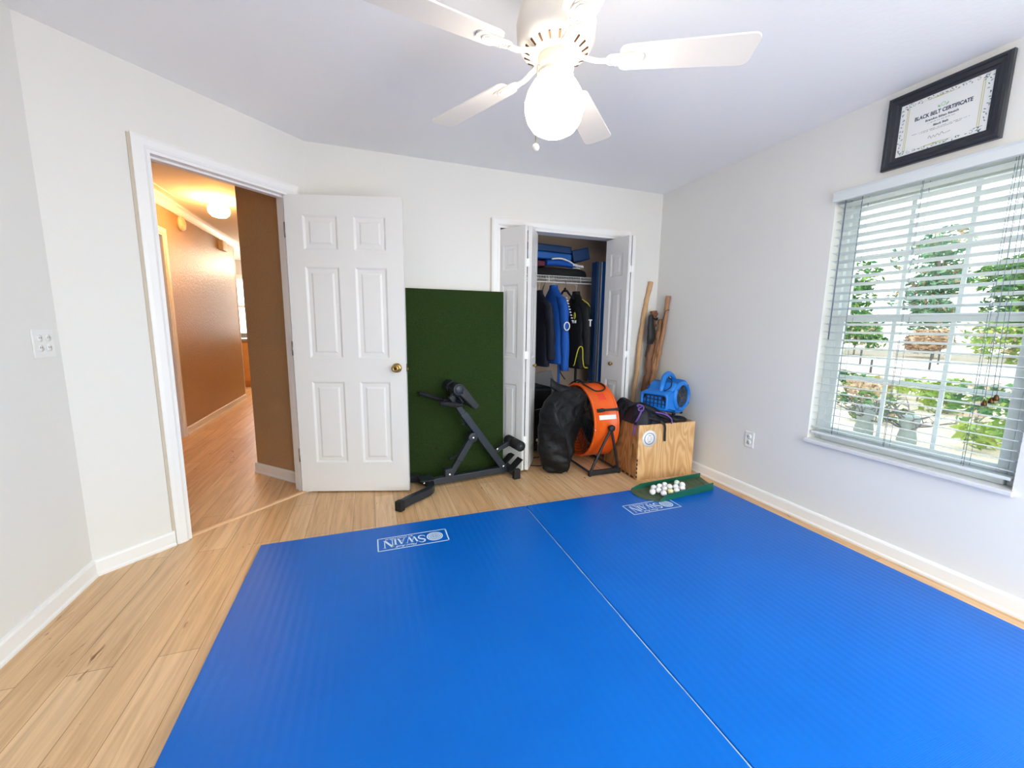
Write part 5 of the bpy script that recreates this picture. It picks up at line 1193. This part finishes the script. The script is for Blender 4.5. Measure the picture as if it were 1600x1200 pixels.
g = G(); g.beam(Ms @ V((0.225, -0.006, 0.58)), Ms @ V((0.225, -0.012, 0.53)), 0.010, 0.003); obj('zip_pull', g, 'bolt_chrome', lg)
for x in (0.04, 0.195):
    g = G(); g.lathe([(0, -0.012), (0.022, -0.012), (0.022, 0.012), (0, 0.012)], Ms @ V((x, 0.04, 0.0)), (1, 0, 0), 14); obj('wheel', g, 'rubber_black', lg)
g = G(); pz = V((1.455, 3.345, 0.155)); g.lathe([(0.016, 0), (0.016, 0.01), (0, 0.012)], pz, (0.2, -1, 0), 12); g.lathe([(0.012, 0), (0.012, 0.01), (0, 0.012)], pz + V((0.01, 0, -0.035)), (0.2, -1, 0), 12); obj('wheel_stud', g, 'bolt_chrome', lg)
wb = thing('shelf_board', (1.80, 3.70, 0), 'pale grey board leaning at a slant behind the black bag in closet', 'board')
g = G(); a, b = V((1.90, 3.66, 0.012)), V((1.70, 3.80, 0.74)); g.beam(a, b, 0.24, 0.016, (0.75, 0.45, 0.2)); obj('board', g, 'board_grey', wb, 0.002)
g = G(); a = b + V((0.015, -0.01, -0.055)); 
cbd = thing('power_cord', (1.30, 3.15, 0.004), 'thin black power cord on the floor by folding closet door', 'cord')
g = G(); g.tube(spline([(1.215, 3.18, 0.005), (1.28, 3.12, 0.005), (1.36, 3.08, 0.005), (1.46, 3.06, 0.005)], 6), 0.004, 6); g.tube(spline([(1.32, 3.30, 0.005), (1.42, 3.29, 0.005), (1.52, 3.30, 0.005)], 6), 0.0035, 6); obj('lead', g, 'rubber_black', cbd)
bs = thing('curved_strap', (2.02, 3.84, 0.7), 'dark curved strap hanging on the closet back wall near the blue mat', 'strap')
g = G(); g.tube(spline([(2.03, 3.893, 0.86), (1.96, 3.892, 0.85), (1.93, 3.89, 0.80), (1.95, 3.888, 0.72), (2.01, 3.888, 0.64)], 6), 0.009, 8, flat=0.5); obj('webbing', g, 'leather_black', bs)

# ---------------------------------------------------------------- hallway things
hl = thing('hall_ceiling_lamp', (-1.36, 4.96, HC), 'small glowing globe lamp on the hallway ceiling', 'ceiling lamp')
g = G(); g.lathe([(0, 0), (0.062, 0), (0.066, -0.010), (0.060, -0.028), (0.050, -0.036), (0, -0.036)], (-1.36, 4.96, HC)); obj('lamp_base', g, 'fan_white', hl)
g = G(); g.lathe([(0.046, -0.034), (0.072, -0.050), (0.090, -0.080), (0.094, -0.105), (0.086, -0.135), (0.062, -0.160), (0.025, -0.171), (0, -0.172)], (-1.36, 4.96, HC)); obj('globe_shade', g, 'hall_globe_glow', hl)
sd_ = thing('smoke_alarm', (HX, 5.51, 2.295), 'round almond smoke alarm high on tan hallway wall', 'smoke alarm')
g = G(); g.lathe([(0, 0), (0.078, 0), (0.078, 0.012), (0.070, 0.030), (0.050, 0.038), (0, 0.040)], (HX, 5.51, 2.268), (1, 0, 0)); obj('cover', g, 'plastic_almond', sd_)
g = G()
for k in range(10): a = 2*PI*k/10; g.box(HX+0.030, HX+0.0335, 5.51+0.062*math.cos(a)-0.006, 5.51+0.062*math.cos(a)+0.006, 2.268+0.062*math.sin(a)-0.002, 2.268+0.062*math.sin(a)+0.002)
g.lathe([(0.008, 0), (0, 0.001)], (HX+0.0395, 5.51, 2.268), (1, 0, 0), 10); obj('vent', g, 'hinge_bronze', sd_)
ch = thing('door_chime', (HX, 6.80, 2.22), 'square almond door chime box high on tan hallway wall', 'door chime')
g = G(); g.box(HX-0.002, HX+0.052, 6.70, 6.90, 2.195, 2.325); obj('cover', g, 'plastic_almond', ch, 0.006)
g = G(); g.box(HX+0.052, HX+0.0535, 6.73, 6.87, 2.21, 2.31); obj('face_panel', g, 'plastic_almond', ch)
kc = thing('kitchen_cabinet', (-2.3, 9.2, 0), 'golden oak kitchen base cabinet at the far end of hallway', 'cabinet')
g = G(); g.box(-3.1, -1.3, 8.70, 9.48, 0.09, 0.87); g.box(-3.1, -1.3, 8.76, 9.48, 0, 0.09); obj('carcass', g, 'cabinet_oak', kc)
for x in (-3.05, -2.46, -1.87):
    g = G(); g.box(x, x+0.55, 8.682, 8.70, 0.12, 0.84); dr_ = obj('door', g, 'cabinet_oak', kc, 0.004)
    g = G(); g.lathe([(0.006, 0), (0.013, 0.014), (0.011, 0.02), (0, 0.022)], (x+0.49, 8.682, 0.76), (0, -1, 0), 12); obj('knob', g, 'brass', dr_)
ct = thing('countertop', (-2.3, 9.1, 0.87), 'grey kitchen countertop on the oak cabinet', 'countertop')
g = G(); g.box(-3.1, -1.28, 8.66, 9.50, 0.87, 0.91); obj('slab', g, 'counter_grey', ct, 0.004)
g = G(); g.box(-3.1, -1.28, 9.48, 9.50, 0.91, 0.99); obj('backsplash', g, 'counter_grey', ct)

# ---------------------------------------------------------------- outdoors
GZ = -0.30
g = G(); g.box(-40, 80, -60, 70, GZ-0.2, GZ); struct('ground', g, 'sand_ground', 'pale sandy garden ground outside the house', 'ground')
g = G(); g.box(-3.5, 4.5, -6.0, -0.97, GZ, -0.13); struct('reflector', g, 'reflector_concrete', 'pale concrete patio added unseen behind the house to bounce daylight indoors', 'reflector')  # unseen slab added to bounce daylight onto the ceiling
rdv = V((30.3-29.3, 10.86-16.6, 0)).normalized(); rc_ = V((23.0, 11.2, 0)); rn_ = V((-rdv.y, rdv.x, 0))
g = G(); g.prism([(p.x, p.y) for p in (rc_ - rdv*45 + rn_*5.0, rc_ - rdv*45 - rn_*5.0, rc_ + rdv*45 - rn_*5.0, rc_ + rdv*45 + rn_*5.0)], GZ, GZ+0.012); struct('road', g, 'road_pale', 'pale road across the garden outside window', 'road')
def leaves(g, centres, n, size, sd, mi=0, flat=0.5):
    rn = random.Random(sd); tot = sum(c[1]**2 for c in centres); bm = g.bm
    for (c, r, sz) in centres:
        m = int(n*r*r/tot)
        for _ in range(m):
            while True:
                p = V((rn.uniform(-1, 1), rn.uniform(-1, 1), rn.uniform(-1, 1)))
                if p.length <= 1: break
            L = p.length; p = p*((0.55+0.45*L)/max(L, 0.05)) if rn.random() < 0.7 else p
            q = V(c) + V((p.x*r, p.y*r, p.z*r*sz))
            a = V((rn.gauss(0, 1), rn.gauss(0, 1), rn.gauss(0, flat))).normalized(); b_ = a.cross(V((rn.gauss(0, 1), rn.gauss(0, 1), rn.gauss(0, 1)))).normalized()
            s = size*rn.uniform(0.6, 1.3)
            vs = [bm.verts.new(v) for v in (q - a*s, q + b_*s*0.42 + V((0, 0, 0.12*s)), q + a*s, q - b_*s*0.42 + V((0, 0, 0.12*s)))]
            f = bm.faces.new(vs); f.material_index = mi if rn.random() > 0.25 or isinstance(mi, int) and mi == 0 and rn.random() < 0.4 else 1
def plant(name, x, y, clumps, n, size, m, label, cat, group, trunk=None, tr=0.08, sd=1, branches=0):
    r = thing(name, (x, y, GZ), label, cat, group)
    g = G(); leaves(g, [(V((x+c[0], y+c[1], GZ+c[2])), c[3], c[4]) for c in clumps], n, size, sd)
    obj('foliage', g, m if isinstance(m, list) else [m, 'leaf_lime'], r, recalc=False)
    g = G(); rn = random.Random(sd+50)
    hgt = trunk or clumps[0][2]
    g.tube(spline([(x, y, GZ), (x+rn.uniform(-.1, .1)*hgt*.3, y, GZ+hgt*0.5), (x+rn.uniform(-.1, .1)*hgt*.3, y+rn.uniform(-.1, .1)*hgt*.3, GZ+hgt)], 4), [tr*(1-0.06*i) for i in range(9)], 8)
    for c in clumps[:8]:
        a = V((x, y, GZ+hgt*rn.uniform(0.35, 0.8))); b_ = V((x+c[0], y+c[1], GZ+c[2])); g.tube([a, a.lerp(b_, 0.5)+V((0, 0, 0.1*hgt*0.3)), b_], [tr*0.45, tr*0.3, tr*0.12], 6)
    obj('trunk', g, 'bark', r); return r
TG = 'trees beyond the road'
def along(t, off): p = rc_ + rdv*t + rn_*off*(1 if rn_.x > 0 else -1); return p.x, p.y
specs = [(-15, 10.5, 8.6, 'leaf_teal', 'tall teal leaved tree beyond the road, leftmost in the window'), (-10.5, 12.5, 9.2, 'leaf_teal', 'airy pale tree beyond the road, second from the left window edge'), (-6.5, 10.2, 6.6, 'leaf_green', 'bushy green tree beyond the road, behind left window panes'), (-2.5, 12.6, 9.0, 'leaf_teal', 'tall teal tree beyond the road, just left of middle panes'), (1.5, 10.4, 6.2, 'leaf_green', 'bushy green tree beyond the road behind the middle panes'), (5.5, 12.8, 8.4, 'leaf_teal', 'tall pale tree beyond the road, right of middle panes'), (9.5, 10.6, 6.4, 'leaf_green', 'rounded green tree beyond the road behind right window panes'), (14.0, 12.2, 8.0, 'leaf_green', 'broad green tree beyond the road, rightmost in the window')]
for i, (t, off, hh, m, lab) in enumerate(specs):
    x, y = along(t, off); rn = random.Random(30+i)
    cl = [(rn.uniform(-1.8, 1.8), rn.uniform(-0.9, 0.9), hh*rn.uniform(0.22, 0.84), rn.uniform(0.8, 1.5), 0.75) for _ in range(15)]
    plant('tree', x, y, cl, 2600, 0.21, [m, 'leaf_dry' if i % 2 else 'leaf_lime'], lab, 'tree', TG, hh*0.8, 0.14, 10+i)
sh = [(-11, 5.8, 'leaf_green', 'low green shrub on the far road verge, leftmost'), (-7.2, 6.3, 'leaf_lime', 'low lime shrub on the far road verge, second from left'), (-4.0, 5.9, 'leaf_green', 'low green shrub on the far road verge, third from left'), (-0.6, 6.2, 'leaf_dry', 'dry blossoming shrub on the far road verge behind middle panes'), (2.8, 5.9, 'leaf_lime', 'lime shrub on the far road verge right of the middle panes'), (6.2, 6.2, 'leaf_green', 'dense green shrub on the far road verge towards the right'), (10.0, 6.0, 'leaf_green', 'wide green shrub on the far road verge, rightmost')]
for i, (t, off, m, lab) in enumerate(sh):
    x, y = along(t, off); rn = random.Random(70+i)
    cl = [(rn.uniform(-1.2, 1.2), rn.uniform(-1.2, 1.2), rn.uniform(0.4, 1.5), rn.uniform(0.5, 0.95), 0.8) for _ in range(7)]
    plant('shrub', x, y, cl, 1300, 0.15, [m, 'leaf_dry'], lab, 'shrub', 'shrubs on the road verge', 0.9, 0.05, 40+i)
for i, (x, y, lab) in enumerate(((19.54, 10.94, 'thin dark post beside the road behind left panes'), (16.9, 9.1, 'shorter dark stake on near side of road behind left panes'), (20.62, 9.18, 'thin dark post beside the road behind the middle panes'), (24.16, 10.49, 'dark post on the far side of road behind middle panes'))):
    g = G(); h_ = 0.75 if i != 1 else 0.45; g.tube([(x, y, GZ), (x, y, GZ+h_)], 0.035, 8); g.tube([(x, y, GZ+h_), (x, y, GZ+h_+0.03)], [0.038, 0.012], 8); o = obj('marker_post', g, 'post_dark', None, base=(x, y, GZ)); tag(o, lab, 'post', 'posts along the road')
near = [(10.2, 5.9, 'leaf_dry', 0.42, 'dry low bush near the road, behind the lower left panes'), (11.2, 5.1, 'leaf_lime', 0.40, 'lime green low bush behind the lower middle panes'), (10.0, 4.1, 'leaf_lime', 0.5, 'yellow green bush behind the lower right panes'), (8.6, 3.2, 'leaf_green', 0.6, 'fresh green bush at the lower right of window'), (7.3, 2.2, 'leaf_lime', 0.40, 'leafy yellow green plant nearest the right window jamb'), (8.9, 4.85, 'leaf_green', 0.30, 'small green tuft in the sand, middle of the garden'), (12.4, 7.0, 'leaf_green', 0.34, 'small green bush far left in the garden'), (7.9, 4.0, 'leaf_green', 0.28, 'small broad leaved plant low in the middle of window')]
for i, (x, y, m, s, lab) in enumerate(near):
    rn = random.Random(90+i); cl = [(rn.uniform(-1.1, 1.1)*s, rn.uniform(-1.2, 1.2)*s, rn.uniform(0.25, 0.95)*s, s*rn.uniform(0.35, 0.6), 0.8) for _ in range(6)]
    plant('garden_bush', x, y, cl, 420, 0.075 if s > 0.32 else 0.055, [m, 'leaf_dry' if i % 2 else 'leaf_lime'], lab, 'bush', 'bushes in the garden', 0.5*s, 0.02, 60+i)
for i, (x, y, s, lab) in enumerate(((6.75, 3.62, 1.0, 'grey stump with bare twigs at lower left of the window'), (6.75, 3.12, 0.9, 'grey stump with bare twigs low behind middle panes'))):
    r = thing('tree_stump', (x, y, GZ), lab, 'stump', 'stumps outside the window'); rn = random.Random(120+i)
    g = G(); g.lathe([(0.11*s, 0), (0.115*s, 0.08), (0.09*s, 0.22*s), (0.115*s, 0.34*s), (0.13*s, 0.42*s), (0.10*s, 0.44*s), (0, 0.43*s)], (x, y, GZ), n=20); obj('trunk', g, 'stone_grey', r)
    g = G()
    for k in range(14):
        a = rn.uniform(0, 2*PI); e_ = rn.uniform(0.1, 0.9); L = rn.uniform(0.25, 0.6)*s; d_ = V((math.cos(a)*math.cos(e_), math.sin(a)*math.cos(e_), math.sin(e_))); p = V((x, y, GZ+0.3*s*rn.uniform(0.7, 1.3))); q = p + d_*L
        g.tube([p, p.lerp(q, 0.5) + V((0, 0, -0.02)), q], [0.013, 0.009, 0.004], 5)
        for _ in range(3): t = rn.uniform(0.4, 0.95); u = p.lerp(q, t); g.tube([u, u + V((rn.uniform(-.12, .12), rn.uniform(-.12, .12), rn.uniform(0.0, .13)))], [0.006, 0.002], 4)
    obj('twig', g, 'twig_grey', r)
# outer face of the house keeps daylight out except through its windows
# ---------------------------------------------------------------- light and camera
w = bpy.data.worlds.new('sky'); SC.world = w; w.use_nodes = True; nt = w.node_tree
bg = nt.nodes['Background']; sky = nt.nodes.new('ShaderNodeTexSky'); sky.sky_type = 'NISHITA'; sky.sun_disc = False; sky.sun_elevation = math.radians(48); sky.sun_rotation = math.radians(200); sky.air_density = 1.0; sky.dust_density = 2.0
mx = nt.nodes.new('ShaderNodeMix'); mx.data_type = 'RGBA'; mx.inputs[0].default_value = 0.82; mx.inputs[7].default_value = (0.97, 0.985, 0.985, 1)
sc_ = nt.nodes.new('ShaderNodeMix'); sc_.data_type = 'RGBA'; sc_.blend_type = 'MULTIPLY'; sc_.inputs[0].default_value = 1.0; sc_.inputs[7].default_value = (0.12, 0.12, 0.12, 1)
nt.links.new(sky.outputs[0], sc_.inputs[6]); nt.links.new(sc_.outputs[2], mx.inputs[6]); nt.links.new(mx.outputs[2], bg.inputs['Color'])
bg.inputs['Strength'].default_value = 2.6
def portal(name, loc, rot, sx, sy):
    l = bpy.data.lights.new(name, 'AREA'); l.shape = 'RECTANGLE'; l.size = sx; l.size_y = sy; l.cycles.is_portal = True
    o = bpy.data.objects.new(name, l); o.location = loc; o.rotation_euler = rot; COL.objects.link(o); return o
kl = bpy.data.lights.new('kitchen_fill', 'POINT'); kl.energy = 13; kl.color = (1.0, 0.80, 0.58); kl.shadow_soft_size = 0.12  # unseen fill light added to brighten the hallway
klo = bpy.data.objects.new('kitchen_fill', kl); klo.location = (-1.45, 8.1, 2.15); COL.objects.link(klo)
portal('window_portal', (2.75, (WY0+WY1)/2, (WZ0+WZ1)/2), (0, PI/2, 0), WZ1-WZ0, WY1-WY0)
portal('added_door_portal', (1.26, YR-0.13, 1.15), (PI/2, 0, 0), 2.42, 2.3)
portal('added_window_portal', (2.75, -0.13, 1.275), (0, PI/2, 0), 1.65, 1.06)
portal('kitchen_portal', (-2.15, 9.64, 1.5), (-PI/2, 0, 0), 1.7, 1.1)
cam = bpy.data.cameras.new('camera'); cam.sensor_width = 36.0; cam.sensor_fit = 'HORIZONTAL'; cam.lens = 625.286/1600*36; cam.clip_start = 0.05; cam.clip_end = 300
co = bpy.data.objects.new('camera', cam); COL.objects.link(co)
pit, rol, yaw = -0.145113464, 0.0126167617, 0.344419385
Fv = V((math.sin(yaw)*math.cos(pit), math.cos(yaw)*math.cos(pit), math.sin(pit))); Rv = V((math.cos(yaw), -math.sin(yaw), 0)); Uv = Rv.cross(Fv)
R2 = Rv*math.cos(rol) + Uv*math.sin(rol); U2 = Uv*math.cos(rol) - Rv*math.sin(rol)
co.matrix_world = basis((0, 0, 1.215), R2, U2, -Fv)
SC.camera = co
SC.view_settings.view_transform = 'Standard'; SC.view_settings.look = 'None'; SC.view_settings.exposure = 1.68; SC.view_settings.gamma = 1.0; SC.view_settings.use_curve_mapping = False
